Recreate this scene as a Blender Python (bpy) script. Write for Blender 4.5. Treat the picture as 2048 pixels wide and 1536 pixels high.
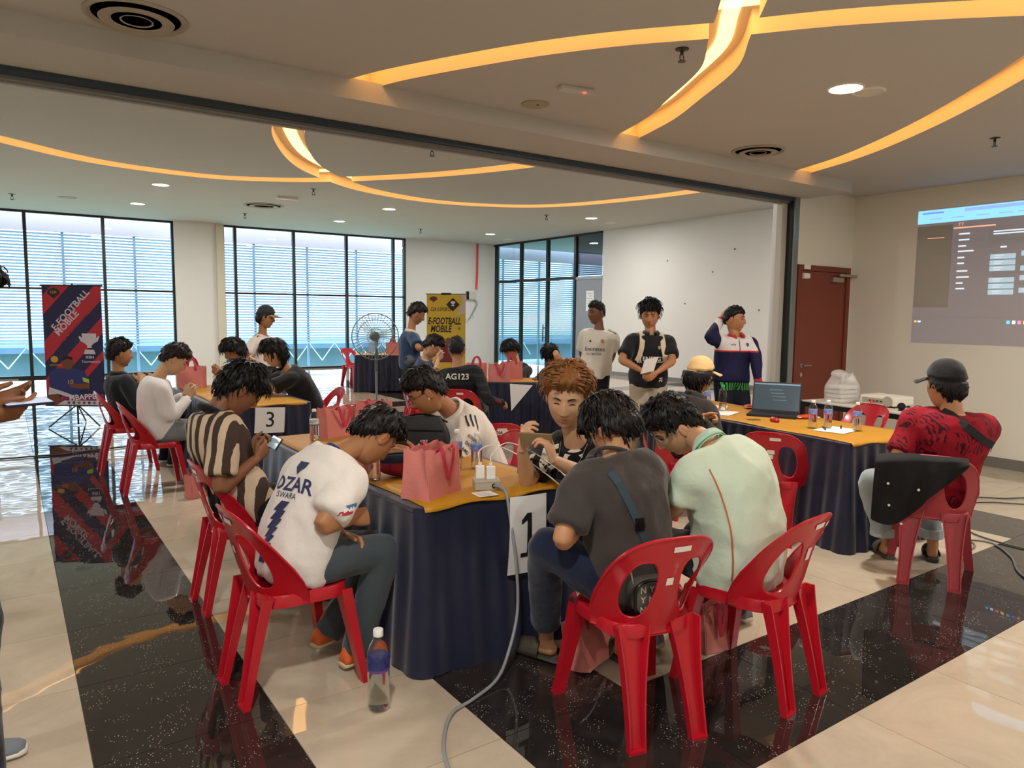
import bpy, bmesh, math, random
import numpy as np
from mathutils import Vector, Matrix, noise as mnoise
from mathutils.bvhtree import BVHTree
from mathutils.geometry import delaunay_2d_cdt
for _o in list(bpy.data.objects): bpy.data.objects.remove(_o, do_unlink=True)
SC = bpy.context.scene
COL = SC.collection
random.seed(7); np.random.seed(7)
R = math.radians
V = Vector
# ------------------------------------------------------------------ camera
# world: X runs along the partition beam, Y towards the window wall, Z up; the camera stands at the origin, 1.6 m up
_pt, _yw, _ro = R(5.473), R(34.878), R(.578)
_fw = V((math.sin(_yw)*math.cos(_pt), math.cos(_yw)*math.cos(_pt), -math.sin(_pt)))
_rt = V((math.cos(_yw), -math.sin(_yw), 0)); _up = _rt.cross(_fw)
_r2 = math.cos(_ro)*_rt + math.sin(_ro)*_up; _u2 = -math.sin(_ro)*_rt + math.cos(_ro)*_up
cam = bpy.data.cameras.new('camera'); camo = bpy.data.objects.new('camera', cam); COL.objects.link(camo)
camo.matrix_world = Matrix(((_r2.x,_u2.x,-_fw.x,0),(_r2.y,_u2.y,-_fw.y,0),(_r2.z,_u2.z,-_fw.z,1.6),(0,0,0,1)))
cam.sensor_fit = 'HORIZONTAL'; cam.sensor_width = 36; cam.lens = 1450.3/2048*36
cam.clip_start = .05; cam.clip_end = 500
SC.camera = camo
# ------------------------------------------------------------------ world, exposure
W = bpy.data.worlds.new('world'); SC.world = W; W.use_nodes = True
_bg = W.node_tree.nodes['Background']
_bg.inputs[0].default_value = (.72, .86, 1.0, 1); _bg.inputs[1].default_value = 3.4
SC.view_settings.view_transform = 'Standard'; SC.view_settings.look = 'None'
SC.view_settings.gamma = 1; SC.view_settings.use_curve_mapping = False
SC.view_settings.exposure = 0.72
SC.cycles.max_bounces = 8; SC.cycles.diffuse_bounces = 4; SC.cycles.glossy_bounces = 4
SC.cycles.transmission_bounces = 8; SC.cycles.transparent_max_bounces = 12
SC.cycles.sample_clamp_indirect = 6
# light portals in the two window openings (they only guide the sky light)
for _x, _w in ((-2.3, 11.7), (7.45, 5.3)):
    _l = bpy.data.lights.new('window_portal', 'AREA'); _l.shape = 'RECTANGLE'; _l.size = _w; _l.size_y = 3.8
    _l.cycles.is_portal = True
    _o = bpy.data.objects.new('window_portal', _l); COL.objects.link(_o)
    _o.location = (_x, 20.5, 1.95); _o.rotation_euler = (R(-90), 0, 0)
# ------------------------------------------------------------------ materials
def lin(c):
    if isinstance(c, str):
        c = c.lstrip('#'); c = [int(c[i:i+2], 16)/255 for i in (0, 2, 4)]
    return tuple((x/12.92 if x <= .04045 else ((x+.055)/1.055)**2.4) for x in c[:3]) + (1,)
MATS = {}
def mat(name, col, rough=.6, metal=0, bump=0, bscale=60, spec=.5, emit=0, trans=0, ior=1.45, var=0, vscale=4, alpha=1, sheen=0, coat=0, stretch=None, ecol=None, tint=False):
    if name in MATS: return MATS[name]
    m = bpy.data.materials.new(name); MATS[name] = m; m.use_nodes = True
    nt = m.node_tree; b = nt.nodes['Principled BSDF']; L = nt.links.new
    c = lin(col)
    b.inputs['Base Color'].default_value = c
    b.inputs['Roughness'].default_value = rough; b.inputs['Metallic'].default_value = metal
    b.inputs['Specular IOR Level'].default_value = spec; b.inputs['IOR'].default_value = ior
    b.inputs['Transmission Weight'].default_value = trans; b.inputs['Alpha'].default_value = alpha
    b.inputs['Sheen Weight'].default_value = sheen; b.inputs['Coat Weight'].default_value = coat
    if emit:
        b.inputs['Emission Color'].default_value = lin(ecol) if ecol else c
        b.inputs['Emission Strength'].default_value = emit
    if bump or var:
        tc = nt.nodes.new('ShaderNodeTexCoord'); mp = nt.nodes.new('ShaderNodeMapping'); L(tc.outputs['Object'], mp.inputs[0])
        if stretch: mp.inputs['Scale'].default_value = stretch
    if bump:
        n = nt.nodes.new('ShaderNodeTexNoise'); n.inputs['Scale'].default_value = bscale; n.inputs['Detail'].default_value = 4
        bp = nt.nodes.new('ShaderNodeBump'); bp.inputs['Strength'].default_value = bump; bp.inputs['Distance'].default_value = .01
        L(mp.outputs[0], n.inputs[0]); L(n.outputs[0], bp.inputs['Height']); L(bp.outputs[0], b.inputs['Normal'])
    if var:
        n2 = nt.nodes.new('ShaderNodeTexNoise'); n2.inputs['Scale'].default_value = vscale; n2.inputs['Detail'].default_value = 5
        mx = nt.nodes.new('ShaderNodeMix'); mx.data_type = 'RGBA'
        mx.inputs[6].default_value = tuple(x*(1-var) for x in c[:3]) + (1,); mx.inputs[7].default_value = tuple(min(1, x*(1+var)) for x in c[:3]) + (1,)
        L(mp.outputs[0], n2.inputs[0]); L(n2.outputs[0], mx.inputs[0]); L(mx.outputs[2], b.inputs['Base Color'])
    if tint:
        at = nt.nodes.new('ShaderNodeAttribute'); at.attribute_name = 'tint'
        mu = nt.nodes.new('ShaderNodeMix'); mu.data_type = 'RGBA'; mu.blend_type = 'MULTIPLY'; mu.inputs[0].default_value = 1
        mu.inputs[6].default_value = c; L(at.outputs['Color'], mu.inputs[7]); L(mu.outputs[2], b.inputs['Base Color'])
        b.inputs['Subsurface Weight'].default_value = .08; b.inputs['Subsurface Radius'].default_value = (.012, .005, .003)
    return m
# ------------------------------------------------------------------ mesh container
class MB:
    """collects verts / faces of ONE mesh"""
    def __init__(s): s.v = []; s.f = []; s.mi = []
    def add(s, v, f, mi=0):
        o = len(s.v); s.v += [tuple(x) for x in v]; s.f += [tuple(i+o for i in q) for q in f]; s.mi += [mi]*len(f); return s
    def box(s, c, d, M=None, mi=0):
        x, y, z = d[0]/2, d[1]/2, d[2]/2
        v = [V((c[0]+a*x, c[1]+b*y, c[2]+e*z)) for a in (-1, 1) for b in (-1, 1) for e in (-1, 1)]
        if M: v = [M @ p for p in v]
        return s.add(v, [(0,1,3,2),(4,6,7,5),(0,4,5,1),(2,3,7,6),(0,2,6,4),(1,5,7,3)], mi)
    def bbox(s, a, b, mi=0): return s.box([(a[i]+b[i])/2 for i in range(3)], [abs(b[i]-a[i]) for i in range(3)], None, mi)
    def rings(s, rs, cap=True, closed=True, mi=0):
        n = len(rs[0]); o = len(s.v); f = []
        v = [p for r in rs for p in r]
        for i in range(len(rs)-1):
            for j in range(n if closed else n-1):
                k = (j+1) % n; f.append((i*n+j, i*n+k, (i+1)*n+k, (i+1)*n+j))
        if cap and closed: f.append(tuple(range(n-1, -1, -1))); f.append(tuple((len(rs)-1)*n+j for j in range(n)))
        return s.add(v, f, mi)
    def tube(s, pts, r, n=8, cap=True, mi=0, closed=False):
        pts = [V(p) for p in pts]; rs = []
        N = len(pts); up = None
        for i, p in enumerate(pts):
            if closed: t = pts[(i+1) % N]-pts[i-1]
            else: t = pts[min(i+1, N-1)]-pts[max(i-1, 0)]
            t.normalize()
            if up is None:
                up = V((0, 0, 1)) if abs(t.z) < .9 else V((1, 0, 0))
            a = t.cross(up)
            if a.length < 1e-6: a = t.cross(V((0, 1, .3)))
            a.normalize(); b = a.cross(t); b.normalize(); up = b
            rr = r[i] if isinstance(r, (list, tuple)) else r
            rs.append([p+a*(rr*math.cos(6.28318*k/n))+b*(rr*math.sin(6.28318*k/n)) for k in range(n)])
        if closed:
            rs.append(rs[0]); return s.rings(rs, cap=False, mi=mi)
        return s.rings(rs, cap, mi=mi)
    def lathe(s, prof, n=24, c=(0, 0, 0), mi=0):
        rs = [[(c[0]+r*math.cos(6.28318*k/n), c[1]+r*math.sin(6.28318*k/n), c[2]+z) for k in range(n)] for r, z in prof]
        return s.rings(rs, True, mi=mi)
    def ell(s, c, r, nu=16, nv=10, M=None, mi=0):
        rs = []
        for i in range(nv+1):
            a = math.pi*i/nv - math.pi/2; cr = max(math.cos(a), .02)
            ring = [V((r[0]*cr*math.cos(6.28318*k/nu), r[1]*cr*math.sin(6.28318*k/nu), r[2]*math.sin(a))) for k in range(nu)]
            rs.append([(M @ p if M else p)+V(c) for p in ring])
        return s.rings(rs, True, mi=mi)
    def poly(s, pts, mi=0): return s.add(pts, [tuple(range(len(pts)))], mi)
    def prism(s, pts, off, mi=0):
        """flat polygon extruded by vector off"""
        n = len(pts); off = V(off); a = [V(p) for p in pts]; b = [p+off for p in a]
        f = [tuple(range(n-1, -1, -1)), tuple(range(n, 2*n))]+[(i, (i+1) % n, n+(i+1) % n, n+i) for i in range(n)]
        return s.add(a+b, f, mi)
    def mesh(s, name):
        me = bpy.data.meshes.new(name); me.from_pydata([tuple(p) for p in s.v], [], s.f)
        if any(s.mi): me.polygons.foreach_set('material_index', s.mi)
        me.update(); return me
    def build(s, name, m, parent=None, smooth=False, M=None, bevel=0):
        me = s.mesh(name)
        if M:
            me.transform(M)
        o = new(name, me, m, parent)
        fixn(me)
        if bevel:
            bm = bmesh.new(); bm.from_mesh(me)
            es = [e for e in bm.edges if len(e.link_faces) == 2 and e.calc_face_angle(0) > .6]
            bmesh.ops.bevel(bm, geom=es, offset=bevel, segments=2, affect='EDGES', profile=.6, clamp_overlap=True); bm.to_mesh(me); bm.free()
        if smooth: shade(me, smooth)
        return o
def fixn(me):
    bm = bmesh.new(); bm.from_mesh(me); bmesh.ops.recalc_face_normals(bm, faces=bm.faces); bm.to_mesh(me); bm.free()
def shade(me, ang=True):
    me.polygons.foreach_set('use_smooth', [True]*len(me.polygons))
    if ang is not True and hasattr(me, 'set_sharp_from_angle'): me.set_sharp_from_angle(angle=R(ang))
def new(name, me, m=None, parent=None):
    o = bpy.data.objects.new(name, me); COL.objects.link(o)
    if m is not None and not me.materials:
        for x in (m if isinstance(m, (list, tuple)) else [m]): me.materials.append(x)
    if parent: o.parent = parent
    return o
def tag(o, label, cat, group=None):
    o['label'] = label; o['category'] = cat
    if group: o['group'] = group
    return o
def thing(name, label, cat, loc=(0, 0, 0), rz=0, group=None):
    o = bpy.data.objects.new(name, None); COL.objects.link(o); o.location = loc; o.rotation_euler = (0, 0, rz)
    o.empty_display_size = .1
    return tag(o, label, cat, group)
def struct(o): o['kind'] = 'structure'; return o
def copy_tree(o, parent=None):
    c = o.copy(); COL.objects.link(c)
    if parent: c.parent = parent
    for ch in o.children: copy_tree(ch, c)
    return c
def bake(me, *mods):
    """apply modifiers given as (type, dict) and return the resulting mesh"""
    o = bpy.data.objects.new('tmp', me); COL.objects.link(o)
    for t, kw in mods:
        md = o.modifiers.new(t, t)
        for k, v in kw.items(): setattr(md, k, v)
    dg = bpy.context.evaluated_depsgraph_get(); e = o.evaluated_get(dg)
    r = bpy.data.meshes.new_from_object(e, depsgraph=dg)
    bpy.data.objects.remove(o, do_unlink=True); return r
def catmull(P, n=8):
    P = [V(p) for p in P]; out = []
    Q = [P[0]*2-P[1]]+P+[P[-1]*2-P[-2]]
    for i in range(1, len(Q)-2):
        a, b, c, d = Q[i-1:i+3]
        for k in range(n):
            t = k/n; out.append(.5*((2*b)+(c-a)*t+(2*a-5*b+4*c-d)*t*t+(3*b-a-3*c+d)*t**3))
    out.append(P[-1]); return out
def text_mesh(txt, size=1, shear=0, bold=0, align='CENTER', space=1, maxedge=None):
    cu = bpy.data.curves.new('txt', 'FONT'); cu.body = txt; cu.size = size; cu.align_x = align; cu.align_y = 'CENTER'
    cu.shear = shear; cu.offset = bold*size; cu.space_character = space; cu.resolution_u = 3
    o = bpy.data.objects.new('txt', cu); COL.objects.link(o)
    dg = bpy.context.evaluated_depsgraph_get(); me = bpy.data.meshes.new_from_object(o.evaluated_get(dg))
    bpy.data.objects.remove(o, do_unlink=True)
    bm = bmesh.new(); bm.from_mesh(me); bmesh.ops.triangulate(bm, faces=bm.faces)
    if maxedge:
        for _ in range(4):
            es = [e for e in bm.edges if e.calc_length() > maxedge]
            if not es: break
            bmesh.ops.subdivide_edges(bm, edges=es, cuts=1); bmesh.ops.triangulate(bm, faces=bm.faces)
    v = [tuple(p.co) for p in bm.verts]; bm.verts.index_update(); f = [tuple(x.index for x in q.verts) for q in bm.faces]
    bm.free(); bpy.data.meshes.remove(me)
    return v, f
def flat_text(name, txt, size, m, parent, M, **kw):
    """printed lettering lying in the local xy plane of M"""
    v, f = text_mesh(txt, size, **kw)
    mb = MB().add([M @ V(p) for p in v], f); me = mb.mesh(name); return new(name, me, m, parent)
def arc(c, r, a0, a1, n=12): return [(c[0]+r*math.cos(a0+(a1-a0)*i/n), c[1]+r*math.sin(a0+(a1-a0)*i/n)) for i in range(n+1)]
# ================================================================== THE SETTING
ZN, ZF = 3.09, 3.88            # ceiling heights, near hall and far hall
XL = -8.2                      # left end of both halls
M_wall = mat('wall_paint', '#e2dccc', .75, bump=.05, bscale=90, var=.03, vscale=1.2)
M_wallf = mat('wall_paint_far', '#dcdad6', .75, bump=.05, bscale=90, var=.025, vscale=1.0)
M_ceil = mat('ceiling_paint', '#bdbab4', .8, bump=.04, bscale=40, var=.02, vscale=.8)
M_skirt = mat('skirting_grey', '#77726b', .3)
M_alu = mat('aluminium', '#8f9693', .35, metal=.7)
M_black = mat('black_frame', '#1a2220', .4)
M_track = mat('track_dark', '#3a454e', .4, metal=.3)
M_white = mat('white_plastic', '#e6e3da', .45)
def glassmat(name, tintc=(1, 1, 1), rough=.0, refl=1.0):
    if name in MATS: return MATS[name]
    m = bpy.data.materials.new(name); MATS[name] = m; m.use_nodes = True; nt = m.node_tree; nt.nodes.clear(); L = nt.links.new
    o = nt.nodes.new('ShaderNodeOutputMaterial'); mx = nt.nodes.new('ShaderNodeMixShader'); t = nt.nodes.new('ShaderNodeBsdfTransparent')
    g = nt.nodes.new('ShaderNodeBsdfGlossy'); f = nt.nodes.new('ShaderNodeFresnel'); f.inputs[0].default_value = 1.45
    mu = nt.nodes.new('ShaderNodeMath'); mu.operation = 'MULTIPLY'; mu.inputs[1].default_value = refl
    t.inputs[0].default_value = (*tintc, 1); g.inputs['Roughness'].default_value = rough
    ge = nt.nodes.new('ShaderNodeNewGeometry'); iv = nt.nodes.new('ShaderNodeMath'); iv.operation = 'SUBTRACT'; iv.inputs[0].default_value = 1; L(ge.outputs['Backfacing'], iv.inputs[1]); m2 = nt.nodes.new('ShaderNodeMath'); m2.operation = 'MULTIPLY'; L(f.outputs[0], m2.inputs[0]); L(iv.outputs[0], m2.inputs[1]); L(m2.outputs[0], mu.inputs[0]); L(mu.outputs[0], mx.inputs[0]); L(t.outputs[0], mx.inputs[1]); L(g.outputs[0], mx.inputs[2]); L(mx.outputs[0], o.inputs[0])
    return m
M_glass = glassmat('window_glass', (.90, .96, .98))
def tilemat(name, col, speck):
    m = bpy.data.materials.new(name); MATS[name] = m; m.use_nodes = True; nt = m.node_tree; L = nt.links.new; b = nt.nodes['Principled BSDF']
    tc = nt.nodes.new('ShaderNodeNewGeometry'); oi = nt.nodes.new('ShaderNodeObjectInfo')
    c = lin(col)
    n = nt.nodes.new('ShaderNodeTexNoise'); n.inputs['Scale'].default_value = 2.2 if not speck else 6; n.inputs['Detail'].default_value = 8; n.inputs['Roughness'].default_value = .65; n.inputs['Distortion'].default_value = 1.2
    L(tc.outputs['Position'], n.inputs[0])
    cr = nt.nodes.new('ShaderNodeValToRGB'); e = cr.color_ramp.elements
    e[0].position = .3; e[1].position = .72
    k = .86 if not speck else .7
    e[0].color = tuple(x*k for x in c[:3])+(1,); e[1].color = tuple(min(1, x*(1.08 if not speck else 1.5)) for x in c[:3])+(1,)
    L(n.outputs[0], cr.inputs[0]); out = cr.outputs[0]
    if speck:
        v = nt.nodes.new('ShaderNodeTexVoronoi'); v.inputs['Scale'].default_value = 85; v.inputs['Randomness'].default_value = 1
        n3 = nt.nodes.new('ShaderNodeTexNoise'); n3.inputs['Scale'].default_value = 7; n3.inputs['Detail'].default_value = 3
        L(tc.outputs['Position'], v.inputs['Vector']); L(tc.outputs['Position'], n3.inputs[0])
        mth = nt.nodes.new('ShaderNodeMath'); mth.operation = 'LESS_THAN'; mth.inputs[1].default_value = .17
        gt = nt.nodes.new('ShaderNodeMath'); gt.operation = 'GREATER_THAN'; gt.inputs[1].default_value = .51
        mm = nt.nodes.new('ShaderNodeMath'); mm.operation = 'MULTIPLY'
        n4 = nt.nodes.new('ShaderNodeMath'); n4.operation = 'MULTIPLY'; n4.inputs[1].default_value = .75
        L(v.outputs['Distance'], mth.inputs[0]); L(n3.outputs[0], gt.inputs[0]); L(mth.outputs[0], mm.inputs[0]); L(gt.outputs[0], mm.inputs[1]); L(mm.outputs[0], n4.inputs[0])
        mx = nt.nodes.new('ShaderNodeMix'); mx.data_type = 'RGBA'; mx.inputs[7].default_value = lin('#cfc4b4'); L(n4.outputs[0], mx.inputs[0]); L(out, mx.inputs[6]); out = mx.outputs[2]
    hsv = nt.nodes.new('ShaderNodeHueSaturation'); mr = nt.nodes.new('ShaderNodeMapRange'); mr.inputs[3].default_value = .95; mr.inputs[4].default_value = 1.04
    L(oi.outputs['Random'], mr.inputs[0]); L(mr.outputs[0], hsv.inputs['Value']); L(out, hsv.inputs['Color']); L(hsv.outputs[0], b.inputs['Base Color'])
    b.inputs['Roughness'].default_value = .018; b.inputs['Specular IOR Level'].default_value = .85 if speck else .55
    nb = nt.nodes.new('ShaderNodeTexNoise'); nb.inputs['Scale'].default_value = 2.6; nb.inputs['Detail'].default_value = 2
    bp = nt.nodes.new('ShaderNodeBump'); bp.inputs['Strength'].default_value = .022; bp.inputs['Distance'].default_value = .05
    L(tc.outputs['Position'], nb.inputs[0]); L(nb.outputs[0], bp.inputs['Height']); L(bp.outputs[0], b.inputs['Normal'])
    return m
M_tb = tilemat('tile_beige', '#bdae98', False); M_tk = tilemat('tile_black_granite', '#272220', True)
# ---------------- floor: grout bed and single tiles
TX0, TPX, TY0, TPY = .182, .645, 1.5, .655
floor = struct(MB().bbox((XL, -5, -.15), (13.6, 20.45, -.004)).build('floor', mat('grout', '#6b6152', .8)))
def is_black(k, j):
    if k == 0: return True
    if j == 0 and k >= 2: return True
    if k == 2 and 0 <= j < 13: return True
    if k == 9 and j >= 0: return True
    if k == 14 and j > 3: return True
    if j in (13, 15) and k > 2: return True
    return False
def cam_uv(p):
    q = V(p)-V((0, 0, 1.6)); d = q.dot(_fw)
    if d < .3: return None
    return 1024+1450.3*q.dot(_r2)/d, 768-1450.3*q.dot(_u2)/d, d
_tb = MB().bbox((-TPX/2+.0016, -TPY/2+.0016, -.012), (TPX/2-.0016, TPY/2-.0016, 0)).mesh('tile_beige')
_tk = _tb.copy(); _tb.materials.append(M_tb); _tk.materials.append(M_tk)
_cells = []
for k in range(math.floor((XL-TX0)/TPX), math.ceil((13.4-TX0)/TPX)):
    for j in range(math.floor((-5-TY0)/TPY), math.ceil((20.3-TY0)/TPY)):
        c = (TX0+TPX*(k+.5), TY0+TPY*(j+.5), 0)
        uv = cam_uv(c); vis = uv and -150 < uv[0] < 2200 and uv[1] < 1700
        _cells.append(((c[0]**2+c[1]**2)*(1 if vis else 100)+(0 if vis else 1e4), k, j, c))
_cells.sort()
_rest = {False: MB(), True: MB()}
for i, (dd, k, j, c) in enumerate(_cells):
    blk = is_black(k, j)
    if i < 300:
        o = new('tile', _tk if blk else _tb, None, floor); o.location = c
    else:
        _rest[blk].bbox((c[0]-TPX/2+.0016, c[1]-TPY/2+.0016, -.012), (c[0]+TPX/2-.0016, c[1]+TPY/2-.0016, 0))
for blk, mb in _rest.items():
    o = mb.build('tile_field', M_tk if blk else M_tb, floor); o['kind'] = 'stuff'
# ---------------- ceilings with curved light slots
def sweep(pts, w, z0, z1, closed_ends=True):
    """prism of width w following an xy polyline"""
    pts = [V((p[0], p[1], 0)) for p in pts]; rs = []
    for i, p in enumerate(pts):
        t = (pts[min(i+1, len(pts)-1)]-pts[max(i-1, 0)]).normalized(); n = V((-t.y, t.x, 0))*(w/2)
        rs.append([(p-n)+V((0, 0, z0)), (p+n)+V((0, 0, z0)), (p+n)+V((0, 0, z1)), (p-n)+V((0, 0, z1))])
    return MB().rings(rs)
def circ(c, r, a0, a1, n=40): return [(c[0]+r*math.cos(R(a0+(a1-a0)*i/n)), c[1]+r*math.sin(R(a0+(a1-a0)*i/n))) for i in range(n+1)]
ARC_A = catmull([(1.97,4.62,0),(2.10,4.25,0),(2.45,3.55,0),(2.77,3.06,0),(3.11,2.66,0),(3.23,2.50,0),(3.55,2.10,0),(4.07,1.59,0),(4.75,1.02,0),(5.6,.45,0)], 6)
ARC_B = catmull([(1.6,1.22,0),(2.35,1.75,0),(2.93,2.32,0),(3.25,2.66,0),(3.60,3.02,0),(3.90,3.55,0),(4.15,4.03,0),(4.36,4.62,0)], 6)
ARC_C = catmull([(3.6,.78,0),(4.35,1.3,0),(5.0,1.90,0),(5.68,2.66,0),(6.21,3.38,0),(6.56,3.98,0),(6.82,4.62,0)], 6)
ARC_D = catmull([(-1.6,10.2,0),(-.8,11.45,0),(.05,12.17,0),(1.3,13.05,0),(2.8,13.28,0),(3.8,12.95,0),(4.70,12.28,0),(5.85,10.85,0),(6.56,9.46,0),(6.9,8.2,0),(6.95,6.9,0)], 6)
ARC_E = catmull([(3.1,6.6,0),(2.88,7.8,0),(2.96,9.02,0),(3.3,10.05,0),(3.95,11.3,0),(4.68,12.12,0),(5.75,12.92,0),(7.36,13.3,0),(8.89,12.82,0),(9.7,11.95,0),(10.2,10.6,0),(10.45,9.2,0),(10.4,7.8,0),(10.0,6.6,0)], 6)
def warm(name, e):
    return mat(name, '#ffffff', .6, emit=e, ecol='#ffb65c')
M_led = warm('warm_led', 3.0)
M_slot = mat('slot_paint', '#e8d9bc', .7)
def cut_ceiling(name, a, b, arcs, w, zc, depth):
    me = MB().bbox(a, b).mesh(name); mods = []; tmp = []
    for p in arcs:
        cm = sweep(p, w, zc-.05, zc+depth).mesh('cut'); fixn(cm); co = bpy.data.objects.new('cut', cm); COL.objects.link(co); tmp.append(co)
        mods.append(('BOOLEAN', dict(operation='DIFFERENCE', object=co, solver='EXACT')))
    fixn(me); r = bake(me, *mods)
    for co in tmp: bpy.data.objects.remove(co, do_unlink=True)
    r.materials.clear()
    for pol in r.polygons:
        pol.material_index = 1 if (pol.center.z > zc+.004 and pol.center.z < zc+depth+.002 and a[0]+.01 < pol.center.x < b[0]-.01 and a[1]+.01 < pol.center.y < b[1]-.01) else 0
    r.name = name; o = new(name, r, [M_ceil, M_slot]); return struct(o)
ceil_n = cut_ceiling('ceiling_near', (XL, -5, ZN), (8.75, 5.12, ZN+.2), [ARC_A, ARC_B, ARC_C], .215, ZN, .13)
ceil_f = cut_ceiling('ceiling_far', (XL, 5.2, ZF), (13.45, 20.45, ZF+.25), [ARC_D, ARC_E], .40, ZF, .16)
for i, (p, w, z, nm) in enumerate(((ARC_A, .09, ZN+.122, 'arc rising from the beam over the table numbered 1'), (ARC_B, .09, ZN+.122, 'arc crossing another arc at the top of the near ceiling'),
        (ARC_C, .09, ZN+.122, 'arc nearest the projected picture'), (ARC_D, .16, ZF+.15, 'wide ring above the striped banner in the far ceiling'), (ARC_E, .16, ZF+.15, 'wide ring above the white wall in the far ceiling'))):
    o = sweep(p, w, z, z+.006).build('cove_light', M_led); tag(o, 'warm ceiling light '+nm, 'strip light', 'curved cove lights')
# soffit box under the near ceiling, sliding-partition track, beam above it
struct(MB().bbox((XL, 4.55, 2.97), (7.69, 5.12, ZN+.01)).build('trim_1', M_ceil))
struct(MB().bbox((XL, 5.12, 2.975), (13.45, 5.25, 4.1)).build('wall_beam', M_ceil))
o = struct(MB().bbox((XL, 5.115, 2.925), (7.56, 5.145, 2.975)).build('trim_2', M_track))
MB().bbox((XL, 5.145, 2.905), (7.56, 5.22, 2.972)).build('track_channel', mat('track_grey', '#6d6b68', .5), o)
MB().bbox((XL, 5.22, 2.895), (7.56, 5.245, 2.975)).build('track_lip', mat('track_light', '#a7a39b', .5), o)
o = struct(MB().bbox((7.455, 5.11, 0), (7.475, 5.25, 2.93)).build('trim_3', M_black))
MB().bbox((7.475, 5.09, 0), (7.565, 5.25, 2.975)).build('post', M_alu, o, bevel=.004)
MB().bbox((7.36, 5.18, 0), (7.455, 5.25, 2.9)).build('stile', mat('panel_stile', '#bdb7aa', .5), o)
# ---------------- walls
struct(MB().bbox((8.741, -5, 0), (8.95, 5.3, ZN+.05)).build('wall_right', M_wall))
MB().bbox((8.727, -5, 0), (8.741, 5.117, .115)).build('baseboard_right', M_skirt)['kind'] = 'structure'
mb = MB().bbox((7.565, 5.117, 2.215), (8.741, 5.25, ZN)).bbox((8.675, 5.117, 0), (8.741, 5.25, 2.215))
struct(mb.build('wall_door', M_wall))
struct(MB().bbox((7.565, 5.35, 0), (13.45, 5.45, 4)).build('wall_store', M_wallf))
struct(MB().bbox((13.4, 5.2, 0), (13.6, 14.97, ZF+.02)).build('wall_white', M_wallf))
MB().bbox((13.388, 5.2, 0), (13.4, 14.97, .1)).build('baseboard_white', M_skirt)['kind'] = 'structure'
struct(MB().bbox((10.15, 20.3, 0), (13.6, 20.5, ZF+.02)).build('wall_back', M_wallf))
mb = MB().bbox((3.61, 20.22, 0), (4.60, 20.5, ZF+.01)); o = struct(mb.build('wall_column', M_wallf))
MB().bbox((4.60, 20.12, 0), (4.79, 20.5, ZF+.01)).build('pilaster', mat('pilaster_cream', '#cfc7b3', .7), o)
struct(MB().bbox((XL-.2, -5.2, 0), (XL, 20.5, 4.1)).build('wall_left', M_wallf))
struct(MB().bbox((XL, -5.2, 0), (8.95, -5, ZN+.1)).build('wall_rear', M_wall))
# nail marks on the white wall
# ---------------- windows
def window(name, xs, x0, x1, transom=2.10):
    w = struct(MB().bbox((x0, 20.33, 0), (x1, 20.42, .055)).build(name, M_black))
    MB().bbox((x0, 20.33, ZF-.05), (x1, 20.42, ZF)).build('head_rail', M_black, w)
    for i in range(len(xs)-1):
        MB().bbox((xs[i]+.03, 20.345, transom-.025), (xs[i+1]-.03, 20.405, transom+.025)).build('transom', M_black, w)
        for z0, z1 in ((.055, transom-.025), (transom+.025, ZF-.05)):
            MB().bbox((xs[i]+.03, 20.37, z0), (xs[i+1]-.03, 20.378, z1)).build('pane', M_glass, w)
    for x in xs: MB().bbox((x-.035, 20.32, 0), (x+.035, 20.43, ZF)).build('mullion', M_black, w)
    return w
window('window_1', [-8.1, -7.47, -5.885, -4.3, -2.716, -1.131, .454, 2.039, 3.59], XL, 3.62)
window('window_2', [4.81, 5.123, 6.704, 8.255, 9.749, 10.12], 4.78, 10.16)
# ---------------- outside: louvre screen, facade band, ground, far buildings
M_slat = mat('louvre_slat', '#b9c9d8', .6)
ls = thing('louvre_screen', 'pale blue horizontal sun louvres outside the big windows', 'louvre', (0, 0, 0))
for i in range(38):
    z = .70+.0745*i
    me = MB().box((0, 0, 0), (29.5, .066, .006), Matrix.Rotation(R(-40), 4, 'X')).mesh('slat') if i == 0 else _slat
    _slat = me
    o = new('slat', me, M_slat, ls); o.location = (6.0, 21.35, z)
for x in (-7, -5.1, -3.5, -1.9, -.34, 1.25, 2.85, 5.9, 7.45, 9.0, 14.5, 16.1, 17.7): MB().bbox((x-.03, 21.40, 0), (x+.03, 21.46, 3.52)).build('post', mat('louvre_post', '#7d97b0', .5), ls)
MB().bbox((XL, 21.3, 3.52), (21, 21.5, 4.4)).build('facade_panel', mat('facade_pink', '#d8c6ce', .7), ls)
struct(MB().bbox((-60, 20.5, -1.4), (80, 140, -1.2)).build('ground_outside', mat('ground_outside', '#b9cfae', .9, var=.2, vscale=.3)))
b = thing('far_building', 'long low blue grey roof structure seen beyond the louvres', 'building', (0, 30, 0))
MB().bbox((-25, 0, -1.2), (45, 6, .12)).build('wall', mat('far_wall', '#5d7a8a', .8, var=.3, vscale=.8), b)
MB().bbox((-25, -.6, .12), (45, 6.5, .34)).build('roof', mat('far_roof', '#587490', .7, var=.25, vscale=.6), b)
b = thing('steel_railing', 'zigzag pale steel truss railing below the louvres outside', 'railing', (0, 24.5, 0))
mb = MB()
for i in range(30):
    x = -9+i*.9; mb.tube([(x, 0, -.05), (x+.45, 0, .55), (x+.9, 0, -.05)], .02, 5)
mb.build('truss', mat('rail_pale', '#c3d2d2', .5), b); MB().tube([(-10, 0, .56), (20, 0, .56)], .03, 6).build('top_rail', mat('rail_pale', ''), b)
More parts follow.
